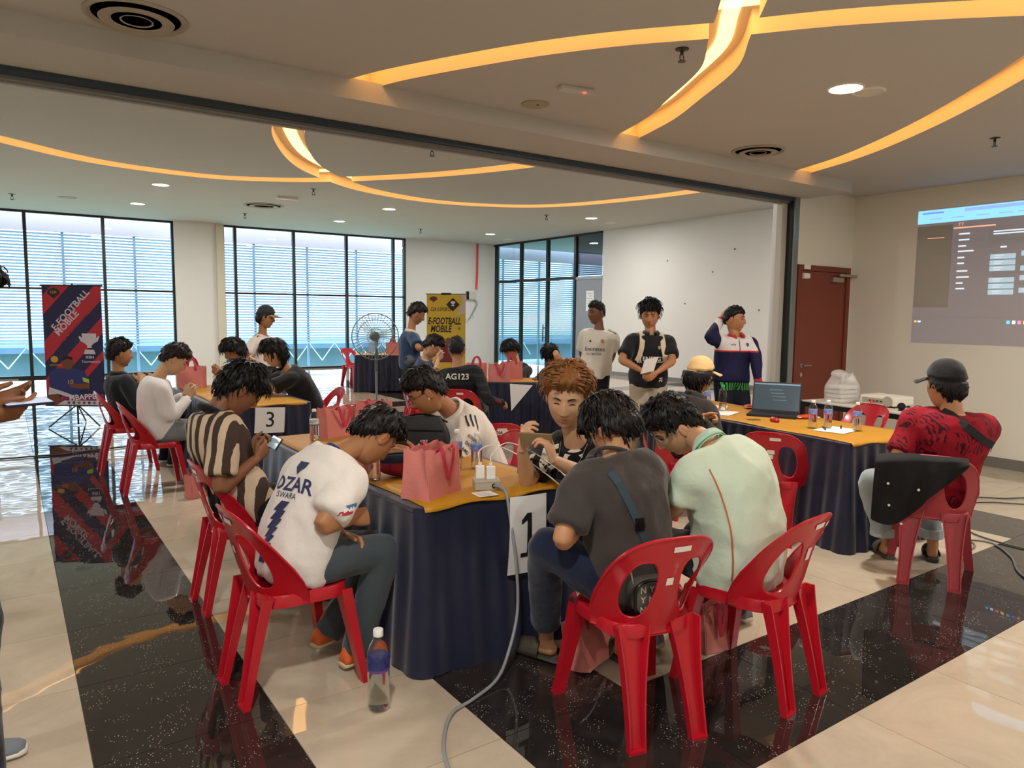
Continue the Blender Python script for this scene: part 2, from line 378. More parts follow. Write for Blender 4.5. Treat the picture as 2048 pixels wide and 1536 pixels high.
# ---------------- glazed wall with double door at the end of the white wall
gw = struct(MB().bbox((13.38, 14.98, ZF-.06), (13.46, 20.3, ZF)).build('window_3', M_black))
for y in (20.2, 18.78, 17.42, 16.12): MB().bbox((13.37, y-.045, 0), (13.47, y+.045, ZF)).build('mullion', M_black, gw)
MB().bbox((13.38, 16.12, 2.62), (13.46, 20.2, 2.70)).build('transom', M_black, gw)
MB().bbox((13.38, 14.98, 2.60), (13.46, 16.12, 2.68)).build('transom', mat('steel_grey', '#9aa0a2', .4), gw)
M_tglass = glassmat('tinted_glass', (.60, .74, .78), 0, 1.6)
ys = [20.2, 18.78, 17.42, 16.12]
for i in range(3):
    MB().bbox((13.41, ys[i+1]+.04, 2.7), (13.418, ys[i]-.04, ZF-.06)).build('pane', M_tglass, gw)
    MB().bbox((13.41, ys[i+1]+.04, .06), (13.418, ys[i]-.04, 2.62)).build('pane', M_tglass, gw)
MB().bbox((13.41, 15.0, 2.7), (13.418, 16.08, ZF-.06)).build('pane', glassmat('dark_glass', (.30, .33, .36), 0, 2), gw)
MB().bbox((13.40, 15.0, 0), (13.43, 16.08, 2.6)).build('panel', mat('grey_panel', '#8b8f97', .35), gw)
for y in (17.52, 17.30):
    h = MB(); h.tube([(13.33, y, .80), (13.33, y, 1.32)], .018, 8); h.tube([(13.33, y, .92), (13.40, y, .92)], .012, 6); h.tube([(13.33, y, 1.2), (13.40, y, 1.2)], .012, 6)
    h.build('door_handle', mat('handle_black', '#14181a', .3), gw, smooth=40)
struct(MB().bbox((13.6, 14.6, -.1), (22, 21.2, -.01)).build('floor_corridor', mat('corridor_floor', '#a9a294', .3)))
struct(MB().bbox((13.6, 14.5, 0), (22, 14.6, 4)).build('wall_corridor', M_wallf))
struct(MB().bbox((13.46, 14.6, 3.9), (22, 21, 4)).build('ceiling_corridor', M_ceil))
# ---------------- brown door
d = struct(MB().bbox((7.585, 5.085, 0), (7.665, 5.16, 2.215)).build('door_1', mat('door_frame_brown', '#763322', .45)))
MB().bbox((8.595, 5.085, 0), (8.675, 5.16, 2.215)).build('jamb', mat('door_frame_brown', ''), d)
MB().bbox((7.665, 5.085, 2.15), (8.595, 5.16, 2.215)).build('head', mat('door_frame_brown', ''), d)
lf = MB().bbox((7.67, 5.10, .01), (8.59, 5.145, 2.145)).build('leaf', mat('door_brown', '#7a3826', .5, var=.06, vscale=2), d)
h = MB(); h.lathe([(.026, 0), (.026, .01), (.012, .012), (.012, .05)], 16); h.tube([(0, 0, .045), (.02, 0, .05), (.13, 0, .05)], .010, 8)
M_steel = mat('brushed_steel', '#b9b4a6', .3, metal=.9)
h.build('handle', M_steel, lf, smooth=40, M=Matrix.Translation((7.74, 5.10, 1.03)) @ Matrix.Rotation(R(90), 4, 'X'))
MB().lathe([(.026, 0), (.026, .008), (.01, .01)], 16).build('lock', M_steel, lf, smooth=40, M=Matrix.Translation((7.74, 5.10, .92)) @ Matrix.Rotation(R(90), 4, 'X'))
cl = MB().bbox((8.25, 5.05, 2.03), (8.48, 5.10, 2.09)).build('door_closer', M_steel, d, bevel=.006)
MB().bbox((8.36, 5.03, 2.10), (8.86, 5.045, 2.13)).build('closer_arm', M_steel, cl)
for z, t in ((2.165, 'a'), (2.06, 'b')): MB().bbox((7.69, 5.078, z), (7.81, 5.0845, z+.055)).build('sign_plate', M_white, d)
MB().bbox((7.685, 5.095, 2.055), (7.80, 5.0995, 2.12)).build('sign_plate', M_white, d)
# ---------------- projected picture on the right wall: projector light put in as glowing plates
def srgb_e(name, col, e): return mat(name, '#9c9488', .8, emit=e, ecol=col)
pj = thing('projected_picture', 'projected computer screen with blue browser bar on the right wall', 'projection', (8.741, 4.336, 2.863), 0)
def pr(s0, t0, s1, t1, name, m, lift=.0015, par=pj):
    return MB().bbox((-lift-.001, -s1, -t1), (-lift, -s0, -t0)).build(name, m, par)
pm_base = srgb_e('proj_base', '#b6abc0', .10); pm_blue = srgb_e('proj_blue', '#7fd0ff', .75); pm_txt = srgb_e('proj_text', '#e6f2ff', .55); pm_box = srgb_e('proj_box', '#b7dcee', .42)
pm_dim = srgb_e('proj_dim', '#8f94a6', .12); pm_or = srgb_e('proj_orange', '#ffb48a', .6); pm_dk = srgb_e('proj_dark', '#968a86', .05)
pr(0, .02, 2.55, 1.545, 'screen_field', pm_base, .0005)
bar = pr(0, .03, 2.55, .18, 'browser_bar', pm_blue, .003)
pr(.05, .055, .28, .075, 'tab', srgb_e('proj_violet', '#6d8cff', .6), .0045, bar); pr(.5, .045, 2.5, .08, 'tab_strip', srgb_e('proj_violet2', '#8ab4ff', .62), .0045, bar)
for i, s in enumerate((.14, .36, .62, .84, 1.02)): pr(s, .13, s+.13, .138, 'bookmark', srgb_e('proj_bm', '#9fb8d8', .5), .0045, bar)
pr(.006, .21, .385, 1.13, 'side_margin', pm_dk, .002); pr(.02, .37, .38, 1.10, 'side_panel', srgb_e('proj_pan', '#b5a68e', .05), .003)
pr(.12, .345, .30, .352, 'side_caption', pm_or, .003)
pr(.393, .248, .815, .262, 'underline', pm_or, .003); flat_text('logo', 'TT', .05, pm_or, pj, Matrix.Translation((-.003, -.47, -.22)) @ Matrix(((0,0,-1,0),(-1,0,0,0),(0,1,0,0),(0,0,0,1))))
pr(.417, .36, .714, .425, 'menu_highlight', pm_dim, .003)
for t, w in ((.324,.11),(.39,.11),(.457,.08),(.515,.16),(.583,.07),(.647,.07),(.732,.11),(.80,.13),(.865,.07),(.926,.09)): pr(.455, t-.008, .455+w, t+.008, 'menu_item', pm_txt, .0045)
pr(.749, .29, 1.9, .466, 'notice_box', pm_dim, .003)
for t in (.325, .352): pr(.80, t-.008, 1.10, t+.006, 'notice_text', pm_txt, .0045)
pr(.80, .41, 1.7, .425, 'notice_line', srgb_e('proj_line', '#a08a90', .1), .0045)
pr(.875, .485, .935, .502, 'round_title', pm_txt, .003)
for s0 in (.783, 1.075, 1.38, 1.68):
    for t in ((.567,.632,.694,.817,.882,.946) if s0 < 1 else (.545,.70,.80,.93)):
        bx = pr(s0, t, s0+.243, t+.053, 'match_box', pm_box, .003); pr(s0+.04, t+.012, s0+.13, t+.018, 'team_name', pm_txt, .0045, bx); pr(s0+.04, t+.034, s0+.11, t+.04, 'team_name', pm_txt, .0045, bx)
pr(.0, 1.24, 2.55, 1.25, 'taskbar_edge', pm_dim, .003)
pr(.03, 1.285, .05, 1.305, 'weather_icon', srgb_e('proj_yel', '#ffd84a', .8), .003); pr(.065, 1.285, .10, 1.305, 'weather_text', pm_txt, .003)
for i, c in enumerate(('#20c8ff', '#ffffff', '#ff6aa8', '#ffd24a', '#39b5ff', '#4a7dff', '#ffb13a')): pr(.985+.052*i, 1.275, 1.015+.052*i, 1.31, 'task_icon', srgb_e('proj_ic%d' % i, c, .85), .003)
# ---------------- ceiling fittings
def downlight(x, y, z, r, on, label, power=0, grp='ceiling downlights'):
    t = thing('downlight', label, 'downlight', (x, y, z), 0, grp)
    MB().lathe([(r*1.14, 0), (r*1.14, -.006), (r*1.02, -.012), (r, -.004), (r, 0)], 32).build('ring', M_white, t, smooth=40)
    MB().lathe([(r, -.003), (r*.98, -.005), (.001, -.005)], 32).build('diffuser', mat('lamp_on', '#ffffff', .5, emit=8, ecol='#fff1da') if on else mat('lamp_off', '#d7d2c4', .4), t)
    if on and power:
        l = bpy.data.lights.new('lamp', 'AREA'); l.shape = 'DISK'; l.size = r*1.9; l.energy = power; l.color = (1, .975, .935)
        lo = bpy.data.objects.new('lamp', l); COL.objects.link(lo); lo.parent = t; lo.location = (0, 0, -.02)
    return t
PN, PF = 42, 42
downlight(4.55, 2.77, ZN, .10, True, 'lit round downlight between the two light arcs of the near ceiling', PN)
downlight(4.74, 2.72, ZN-.0005, .09, False, 'unlit round downlight touching the lit one in the near ceiling')
for i, (x, y) in enumerate(((.2, 1.0), (-3.8, 2.6), (-3.8, -2), (.2, -2.5), (4.6, -1.6), (7.3, .6))): downlight(x, y, ZN, .10, True, 'lit near ceiling downlight out of the picture, '+('straight above the camera', 'over the left part of the hall', 'behind the camera on the left', 'right behind the camera', 'behind the camera towards the right wall', 'close to the right wall')[i], PN)
for (x, y), lb in zip(((2.42, 14.66), (2.43, 17.53), (6.95, 17.58), (7.02, 14.85), (11.46, 17.6), (11.43, 13.2), (6.9, 7.3), (2.4, 7.3), (-2.2, 14.7), (-2.2, 17.5), (-2.2, 7.4), (11.4, 7.4), (-6.6, 14.7)),
        ('lit downlight above the striped banner, beside the far ring', 'lit downlight near the windows above the striped banner', 'lit downlight above the middle window, nearest the glass', 'lit downlight above the standing fan', 'lit downlight near the glass double door', 'lit downlight over the white wall and standing men')+tuple('lit far hall downlight hidden '+q for q in ('by the beam above the middle table', 'by the beam above table 3', 'left of the picture near the windows', 'left of the picture at the glass', 'left of the picture by the beam', 'by the beam over the white wall', 'at the far left end of the hall'))):
    downlight(x, y, ZF, .135, True, lb, PF)
downlight(12.4, 13.6, ZF-.0005, .13, False, 'unlit downlight beside the lit one over the white wall'); downlight(12.63, 18.4, ZF-.0005, .12, False, 'unlit downlight near the glass double door')
def vent(x, y, z, r, label):
    t = thing('air_diffuser', label, 'air vent', (x, y, z), 0, 'round ceiling air diffusers')
    MB().lathe([(r, 0), (r, -.006), (r*.93, -.016), (r*.86, -.006), (r*.84, .0)], 40).build('rim', mat('vent_paint', '#a89f8f', .6), t, smooth=40)
    MB().lathe([(r*.86, -.001), (.001, -.001)], 32).build('throat', mat('vent_dark', '#3b342c', .8), t)
    for k, q in enumerate((.72, .52, .32)):
        MB().lathe([(r*q*1.0, -.02), (r*q*.98, -.024), (r*(q-.16), -.006), (r*(q-.17), -.003), (r*q*.97, -.018)], 40).build('cone', mat('vent_paint', ''), t, smooth=40)
vent(.62, 4.27, ZN, .245, 'round ceiling air vent at the top near the beam, close to the camera')
vent(5.63, 4.24, ZN, .235, 'round ceiling air vent near the beam beside the rightmost light arc')
vent(4.67, 16.1, ZF-.002, .42, 'round ceiling air vent in the far hall above the column')
M_spr = mat('sprinkler_metal', '#4a443c', .4, metal=.6)
def sprinkler(x, y, z, label, s=1):
    t = thing('sprinkler', label, 'sprinkler', (x, y, z), 0, 'ceiling sprinklers')
    MB().lathe([(.035*s, 0), (.035*s, -.004), (.012*s, -.01)], 20).build('plate', M_spr, t, smooth=40)
    m = MB(); m.tube([(0, 0, 0), (0, 0, -.03*s)], .009*s, 8); m.tube([(-.012*s, 0, -.03*s), (-.014*s, 0, -.05*s), (0, 0, -.06*s)], .003*s, 6); m.tube([(.012*s, 0, -.03*s), (.014*s, 0, -.05*s), (0, 0, -.06*s)], .003*s, 6)
    m.build('head', M_spr, t); MB().lathe([(.02*s, -.060*s), (.02*s, -.064*s)], 12).build('deflector', M_spr, t)
for (x, y), lb in zip(((3.18, 2.93), (6.77, 2.78)), ('sprinkler beside the crossing of the two near light arcs', 'sprinkler above the projected picture')): sprinkler(x, y, ZN, lb, 1.1)
for (x, y), lb in zip(((.22, 17.73), (4.8, 13.39), (9.34, 17.8), (4.69, 17.68), (10.3, 13.46), (4.95, 9.09)),
   ('sprinkler at the far left of the far ceiling', 'sprinkler under the crossing of the far rings', 'sprinkler above the yellow banner', 'sprinkler above the column by the windows', 'sprinkler near the white wall downlight', 'sprinkler just behind the beam')): sprinkler(x, y, ZF, lb, 1.8)
t = thing('emergency_light', 'slim white emergency light with red indicator on the near ceiling', 'light', (3.15, 3.82, ZN), R(-12))
MB().bbox((-.12, -.035, -.03), (.12, .035, 0)).build('housing', mat('emlight', '#c9c5bb', .5), t, bevel=.008); MB().ell((.055, -.02, -.031), (.012, .012, .006)).build('indicator', mat('red_led', '#ff2a20', .4, emit=6), t)
t = thing('emergency_light', 'slim white emergency light on the far ceiling beside the air vent', 'light', (4.71, 14.63, ZF), R(-5)); MB().bbox((-.2, -.05, -.05), (.2, .05, 0)).build('housing', mat('emlight2', '#e6e6e2', .5), t, bevel=.01)
t = thing('ceiling_speaker', 'round beige loudspeaker grille on the near ceiling by the beam', 'speaker', (3.16, 4.28, ZN)); MB().lathe([(.10, 0), (.10, -.006), (.085, -.012), (.001, -.012)], 28).build('grille', mat('speaker_beige', '#a49a84', .7), t, smooth=40); MB().ell((.0, -.03, -.013), (.01, .01, .004)).build('dot', M_spr, t)
t = thing('ceiling_speaker', 'round grey loudspeaker on the far ceiling near the windows', 'speaker', (1.15, 17.54, ZF)); MB().lathe([(.17, 0), (.17, -.008), (.15, -.014), (.001, -.014)], 28).build('grille', mat('speaker_grey', '#a5a59f', .7), t, smooth=40)
# ---------------- red pipe, electrical box on the back wall
MB().tube([(12.70, 20.25, ZF), (12.69, 20.25, 3.0), (12.66, 20.25, 2.40)], .035, 10).build('red_pipe', mat('pipe_red', '#d8472f', .4), smooth=40)
tag(bpy.data.objects['red_pipe'], 'orange red conduit pipe running down the far white wall', 'pipe')
t = thing('junction_box', 'grey electrical box with loose wires on the far white wall', 'electrical box', (12.45, 20.3, 2.2))
MB().bbox((-.17, -.10, -.13), (.17, 0, .13)).build('case', mat('jbox', '#c6c3b8', .5), t, bevel=.01); MB().bbox((-.2, -.105, -.13), (-.1, -.1, .13)).build('side_slot', M_black, t)
m = MB()
for k in range(4): m.tube(catmull([(.1, -.06, -.1), (.16+.03*k, -.07, -.3), (.05-.07*k, -.07, -.55-.1*k), (.1-.1*k, -.06, -.75)], 5), .006, 5)
m.build('wires', mat('wire_grey', '#7d8790', .5), t)
for i, (x, z) in enumerate(((14.2-.0, 2.9),)): pass
for k, (y, z) in enumerate(((12.6, 2.95), (11.2, 2.62), (10.6, 3.1), (12.0, 1.9), (9.9, 1.75))):
    MB().box((13.395, y, z), (.01, .03, .03)).build('nail_mark', mat('mark_dark', '#5a5148', .8), bpy.data.objects['wall_white'])
o = MB().bbox((13.392, 15.3, 1.72), (13.399, 15.62, 2.28)).build('paper_notice', mat('paper_white', '#e9e9e6', .7)); tag(o, 'printed white paper notice taped to the grey panel beside the glass door', 'notice')
o.location.x -= .0; 
for k in range(6): MB().bbox((13.388, 15.35, 2.2-.07*k), (13.3915, 15.57-.05*(k % 2), 2.212-.07*k)).build('print_line', mat('print_grey', '#777777', .7), o)
# ================================================================== RED PLASTIC CHAIR
M_red = mat('red_plastic', '#b31424', .28, bump=.03, bscale=120, var=.05, vscale=3, coat=.15)
def back_y(x, z):
    t = max(0, min(1, (z-.42)/.38)); yc = -.165-.10*t
    wrap = .19*(1-t)**1.25+.035
    return yc+wrap*min(1.15, abs(x)/.222)**2.3
def chair_back():
    out = []
    side = [(.200, .405), (.206, .445), (.216, .50), (.222, .56), (.222, .62)]
    top = [(.222*math.cos(a)**.62, .62+.18*math.sin(a)**.8) for a in [math.pi/2*i/12 for i in range(1, 12)]]
    right = side+top
    out = right+[(0, .80)]+[(-x, z) for x, z in reversed(right)]
        # bottom edge runs from -.205 to .205
    outline = out+[(-.200+.40*i/12, .405) for i in range(1, 12)]
    def hole(s):
        pts = []
        for i in range(28):
            a = 6.28318*i/28; zz = .590+.122*math.sin(a); w = .060+.008*math.sin(a)
            xx = .100+.006*(1-math.sin(a))+w*math.copysign(abs(math.cos(a))**.8, math.cos(a)); pts.append((s*xx, zz))
        return pts
    hs = [hole(1), hole(-1)]
    V2 = [V(p) for p in outline]; E = [(i, (i+1) % len(outline)) for i in range(len(outline))]
    Fc = []
    for h in hs:
        o = len(V2); V2 += [V(p) for p in h]; E += [(o+i, o+(i+1) % len(h)) for i in range(len(h))]
    def inside(p, poly):
        c = False; n = len(poly)
        for i in range(n):
            a, b = poly[i], poly[i-1]
            if (a[1] > p[1]) != (b[1] > p[1]) and p[0] < (b[0]-a[0])*(p[1]-a[1])/(b[1]-a[1])+a[0]: c = not c
        return c
    for i in range(-9, 10):
        for j in range(0, 19):
            p = (i*.0245, .420+j*.021)
            if inside(p, outline) and not any(inside(p, h) for h in hs):
                if min((V(p)-q).length for q in V2[:len(outline)+56]) > .009: V2.append(V(p))
    r = delaunay_2d_cdt(V2, E, [], 0, 1e-6)
    vv, ff = r[0], r[2]
    keep = []
    for f in ff:
        c = (sum(vv[i][0] for i in f)/3, sum(vv[i][1] for i in f)/3)
        if inside(c, outline) and not any(inside(c, h) for h in hs): keep.append(f)
    mb = MB().add([(p[0], back_y(p[0], p[1]), p[1]) for p in vv], keep)
    me = bake(mb.mesh('backrest'), ('SOLIDIFY', dict(thickness=.007, offset=0)))
    rim = MB()
    for loop, rr in ((outline, .0065), (hs[0], .005), (hs[1], .005)):
        rim.tube([(x, back_y(x, z), z) for x, z in loop], rr, 6, closed=True)
    bm = bmesh.new(); bm.from_mesh(me); bm.from_mesh(rim.mesh('rim')); bm.to_mesh(me); bm.free()
    fixn(me); shade(me, 50); return me
def chair_seat():
    mb = MB(); rs = []
    def ring(s, z, dz=0):
        out = []
        for k in range(48):
            a = 6.28318*k/48; c, sn = math.cos(a), math.sin(a)
            x = math.copysign(abs(c)**.5, c); y = math.copysign(abs(sn)**.5, sn)
            hw = .205-.028*(1-y)/2*1.0
            out.append((x*hw*s, y*.188*s+.026, z+dz*(x*x*.5-.012)))
        return out
    rs = [ring(.02, .432), ring(.5, .433), ring(.8, .437), ring(.93, .445), ring(.985, .446), ring(1.0, .440), ring(1.015, .415), ring(1.02, .395), ring(1.0, .395), ring(.985, .425), ring(.5, .424), ring(.02, .424)]
    mb.rings(rs); me = mb.mesh('seat'); fixn(me); shade(me, 50); return me
def chair_leg(top, bot, w0, w1, d0, d1, face):
    """open channel section; face = +1 front legs, -1 rear legs (the open side shows)"""
    mb = MB(); rs = []
    for i in range(9):
        t = i/8; p = V(top).lerp(V(bot), t); w = w0+(w1-w0)*min(1, t*1.6) if t < .6 else w1+(w0-w1)*0; dd = d0+(d1-d0)*t
        w = w0+(w1-w0)*(1-(1-t)**2.2)
        th = .007
        sec = [(-w/2, dd/2), (-w/2, -dd/2), (-w/2+th, -dd/2), (-w/2+th*1.6, dd/2-th), (w/2-th*1.6, dd/2-th), (w/2-th, -dd/2), (w/2, -dd/2), (w/2, dd/2)]
        rs.append([p+V((x, y*(-face)*-1, 0)) for x, y in sec])
    mb.rings(rs)
    b = V(bot); mb.box((b.x, b.y, .006+b.z), (w1, d1, .012))
    me = mb.mesh('leg'); fixn(me); shade(me, 40); return me
def make_chair():
    t = thing('plastic_chair', 'red plastic stacking chair', 'chair')
    new('backrest', chair_back(), M_red, t); new('seat', chair_seat(), M_red, t)
    for s in (-1, 1):
        new('leg', chair_leg((s*.165, .180, .42), (s*.225, .245, 0), .075, .05, .05, .03, -1), M_red, t)
        new('leg', chair_leg((s*.112, -.152, .446), (s*.135, -.245, 0), .140, .070, .045, .03, 1), M_red, t)
    return t
_proto = make_chair(); _used = [False]
def chair(x, y, deg, label, stickers=()):
    """deg: heading of the sitter, clockwise from +Y"""
    c = _proto if not _used[0] else copy_tree(_proto)
    _used[0] = True
    c.location = (x, y, 0); c.rotation_euler = (0, 0, -R(deg)); c['label'] = label; c['group'] = 'red plastic chairs'
    for (sx, sz, w, h) in stickers:
        n = 6; vs = []; fs = []
        for i in range(n+1):
            for z in (sz-h/2, sz+h/2):
                xx = sx-w/2+w*i/n; vs.append((xx, back_y(xx, z)-.0065, z))
        fs = [(2*i, 2*i+1, 2*i+3, 2*i+2) for i in range(n)]
        new('sticker', MB().add(vs, fs).mesh('sticker'), mat('sticker_white', '#e9e2da', .5), c)
    return c
CH = {}
def recolour(c, m):
    for ch in c.children:
        if ch.name.split('.')[0] in ('seat', 'leg', 'backrest'): ch.material_slots[0].link = 'OBJECT'; ch.material_slots[0].material = m
CH['p5'] = chair(2.02, 2.01, 13.5, 'red chair with two white stickers holding the person in the charcoal t-shirt', ((.03, .755, .075, .022), (.0, .625, .03, .03)))
CH['p6'] = chair(2.63, 1.90, -6, 'red chair tilted out to the side under the person in the mint polo', ((.12, .745, .05, .02), (.0, .64, .03, .05)))
CH['p1'] = chair(.955, 3.06, 86, 'red chair under the person in the white and blue jersey, beside the floor bottle', ((-.06, .755, .05, .02),))
CH['p2'] = chair(1.04, 4.10, 88, 'red chair under the person in the brown and cream striped polo', ())
CH['p21'] = chair(4.67, 2.12, 65, 'faded red chair under the person in the crimson floral shirt, jacket hung on it', ())
recolour(CH['p21'], mat('red_plastic_faded', '#a83a40', .45, var=.05, vscale=3))
CH['p8'] = chair(1.03, 7.12, 90, 'red chair under the person in the white long sleeve top', ())
CH['p7'] = chair(.95, 8.17, 90, 'red chair under the person in the dark hoodie near the striped banner', ())
CH['empty'] = chair(4.56, 3.17, 64, 'empty red chair pushed up to the long right table', ((.0, .66, .05, .03),))
CH['media'] = chair(3.02, 4.62, 20, 'empty red chair with a printed paper label on its back', ())
CH['p10'] = chair(2.66, 7.40, -85, 'red chair under the person in black with long hair at table 3', ())
CH['p14'] = chair(4.10, 6.80, 48, 'red chair under the person in the black racing jersey', ())
CH['behind'] = chair(6.35, 3.62, -80, 'red chair behind the long right table in front of the projector desk', ())
CH['p3'] = chair(2.62, 4.0, -90, 'red chair under the person in the white polo leaning over the bags', ())
CH['p4'] = chair(2.66, 2.98, -95, 'red chair under the person with light brown hair and black t-shirt', ())
CH['p20'] = chair(4.42, 4.05, 70, 'red chair under the person in the tan cap', ())
CH['p13'] = chair(4.17, 7.93, 105, 'red chair at the left end of the middle table under the person with glasses', ())
CH['p15'] = chair(5.93, 8.48, 215, 'red chair under the person in the plain black shirt by the glass door', ())
CH['p16'] = chair(6.48, 8.03, 225, 'red chair under the person scratching the head', ())
CH['p9'] = chair(2.66, 8.66, -100, 'red chair under the long haired person at the far side of table 3', ())
CH['f1'] = chair(6.35, 15.3, 160, 'left one of two red chairs behind the far blue table', ())
CH['f2'] = chair(7.25, 14.9, 165, 'right one of two red chairs behind the far blue table', ())
# paper label on the empty chair
_lb = MB(); _n = 8; _vs = []
for i in range(_n+1):
    for z in (.715, .752):
        xx = -.075+.15*i/_n; _vs.append((xx, back_y(xx, z)-.0075, z))
_o = new('paper_label', _lb.add(_vs, [(2*i, 2*i+1, 2*i+3, 2*i+2) for i in range(_n)]).mesh('paper_label'), mat('label_cream', '#ecd9cf', .6), CH['media'])
_v, _f = text_mesh('MEDIA', .034, bold=.02, maxedge=.02)
new('lettering', MB().add([(p[0]-.014, back_y(p[0]-.014, .733+p[1])-.0095, .733+p[1]) for p in _v], _f).mesh('lettering'), mat('ink_black', '#1b1718', .6), _o)

# ================================================================== SKIRTED TABLES
M_navy = mat('navy_satin', '#0d1431', .42, bump=.12, bscale=25, sheen=.25, var=.12, vscale=5)
M_gold = mat('gold_satin', '#b47d06', .55, bump=.5, bscale=9, sheen=.05, var=.10, vscale=3, stretch=(1, 1, 1))
def rrect(L, W, r, n):
    """closed rounded rectangle, evenly sampled; L along y, W along x"""
    pts = []
    per = 2*(L+W)-8*r+2*math.pi*r
    segs = []
    hx, hy = W/2-r, L/2-r
    path = []
    for cx, cy, a0 in ((hx, hy, 0), (-hx, hy, 90), (-hx, -hy, 180), (hx, -hy, 270)):
        path += [(cx+r*math.cos(R(a0+90*i/8)), cy+r*math.sin(R(a0+90*i/8))) for i in range(9)]
    path.append(path[0]); d = [0]
    for i in range(1, len(path)): d.append(d[-1]+math.dist(path[i], path[i-1]))
    for k in range(n):
        s = d[-1]*k/n; i = max(j for j in range(len(d)) if d[j] <= s+1e-9); i = min(i, len(path)-2)
        u = (s-d[i])/max(1e-9, d[i+1]-d[i]); a, b = path[i], path[i+1]
        pts.append((a[0]+(b[0]-a[0])*u, a[1]+(b[1]-a[1])*u, s))
    return pts, d[-1]
def table(label, x, y, deg, L, W, z=.75, bottom=.015, seed=0, flare=.05, runner=None, pleat=.11, rl=None):
    t = thing('skirted_table', label, 'table', (x, y, 0), -R(deg), 'tables under navy cloth')
    rnd = random.Random(seed); n = int(2*(L+W)/.014)
    P, per = rrect(L, W, .03, n); ph = [rnd.uniform(-1, 1) for _ in range(60)]
    rs = []
    cx = [p[0] for p in P]
    for i in range(13):
        u = i/12; zz = z-.004+(bottom-z)*u; ring = []
        for k, (px, py, s) in enumerate(P):
            a, b = P[k-1], P[(k+1) % n]; tx, ty = b[0]-a[0], b[1]-a[1]; l = math.hypot(tx, ty); nx, ny = ty/l, -tx/l
            w = s/pleat*6.28318
            amp = .022*min(1, u*2.2+.12)*(.7+.3*math.sin(s*3.1+seed))
            o = amp*(math.sin(w+1.6*math.sin(s*2.3+seed)+.5*math.sin(s*5.1)) + .45*math.sin(w*.43+seed*2+u*1.2))+flare*u**1.2*(1+.5*math.sin(s*1.7+seed))+.004
            ring.append((px+nx*o, py+ny*o, zz+(.012*math.sin(s*2.9+seed) if i == 12 else 0)))
        rs.append(ring)
    MB().rings(rs, cap=False).build('skirt', M_navy, t, smooth=True)
    P2, _ = rrect(L+.012, W+.012, .03, 120)
    MB().rings([[(p[0], p[1], z-.02) for p in P2], [(p[0], p[1], z-.003) for p in P2], [(p[0]*.99, p[1]*.99, z) for p in P2]]).build('top_cloth', M_navy, t)
    if runner:
        inx, iny, over = runner
        g = MB(); nx_, ny_ = 14, 34; vs = []
        for j in range(ny_+1):
            for i in range(nx_+1):
                xx = (-W/2+inx)+(W-2*inx)*i/nx_; yy = (-L/2+iny)+(L-2*iny)*j/ny_
                xx += .006*math.sin(yy*7+seed)*abs(2*i/nx_-1)
                h = z+.004+.0022*math.sin(yy*9+xx*5+seed)*math.sin(xx*11+1.3*seed)
                if j == 0 and over: h = z-.012-.008*math.sin(xx*16+seed); yy = -L/2-.016
                if j == 1 and over: h = z+.004; yy = -L/2+.0
                vs.append((xx, yy, h))
        fs = [(j*(nx_+1)+i, j*(nx_+1)+i+1, (j+1)*(nx_+1)+i+1, (j+1)*(nx_+1)+i) for j in range(ny_) for i in range(nx_)]
        me = bake(MB().add(vs, fs).mesh('table_runner'), ('SOLIDIFY', dict(thickness=.003, offset=1)))
        fixn(me); shade(me, True); ro = new('table_runner', me, M_gold); ro.matrix_world = Matrix.Translation((x, y, 0)) @ Matrix.Rotation(-R(deg), 4, 'Z')
        tag(ro, rl, 'table runner', 'gold table runners')
    return t
T1Z = .755
T1 = table('navy skirted table in front carrying the number 1 sheet', 1.845, 3.83, -1, 2.13, .88, T1Z, seed=1, pleat=.17, runner=(.035, .0, True), rl='gold satin runner on the front table with the pink bag')
TR = table('long navy skirted table with laptop and bottles', 5.235, 3.77, 8.3, 2.36, .86, .75, seed=2, runner=(.02, .0, True), flare=.04, rl='gold satin runner under the laptop')
T3 = table('navy skirted table carrying the number 3 sheet', 1.93, 7.78, 0, 2.1, .86, .75, seed=3, runner=(.05, .02, True), rl='gold satin runner on table 3 among the phone players')
T2 = table('navy skirted table in the middle with pink bags and a camera', 5.36, 7.72, 126, 1.65, .72, .75, seed=4, runner=(.04, .02, True), flare=.03, rl='gold satin runner on the middle table under the camera')
FT = table('small navy skirted table at the back behind the standing fan', 6.35, 13.9, 116, 1.0, .7, .75, seed=5, runner=(.02, .0, False), flare=.02, rl='pale gold runner on the far small table')
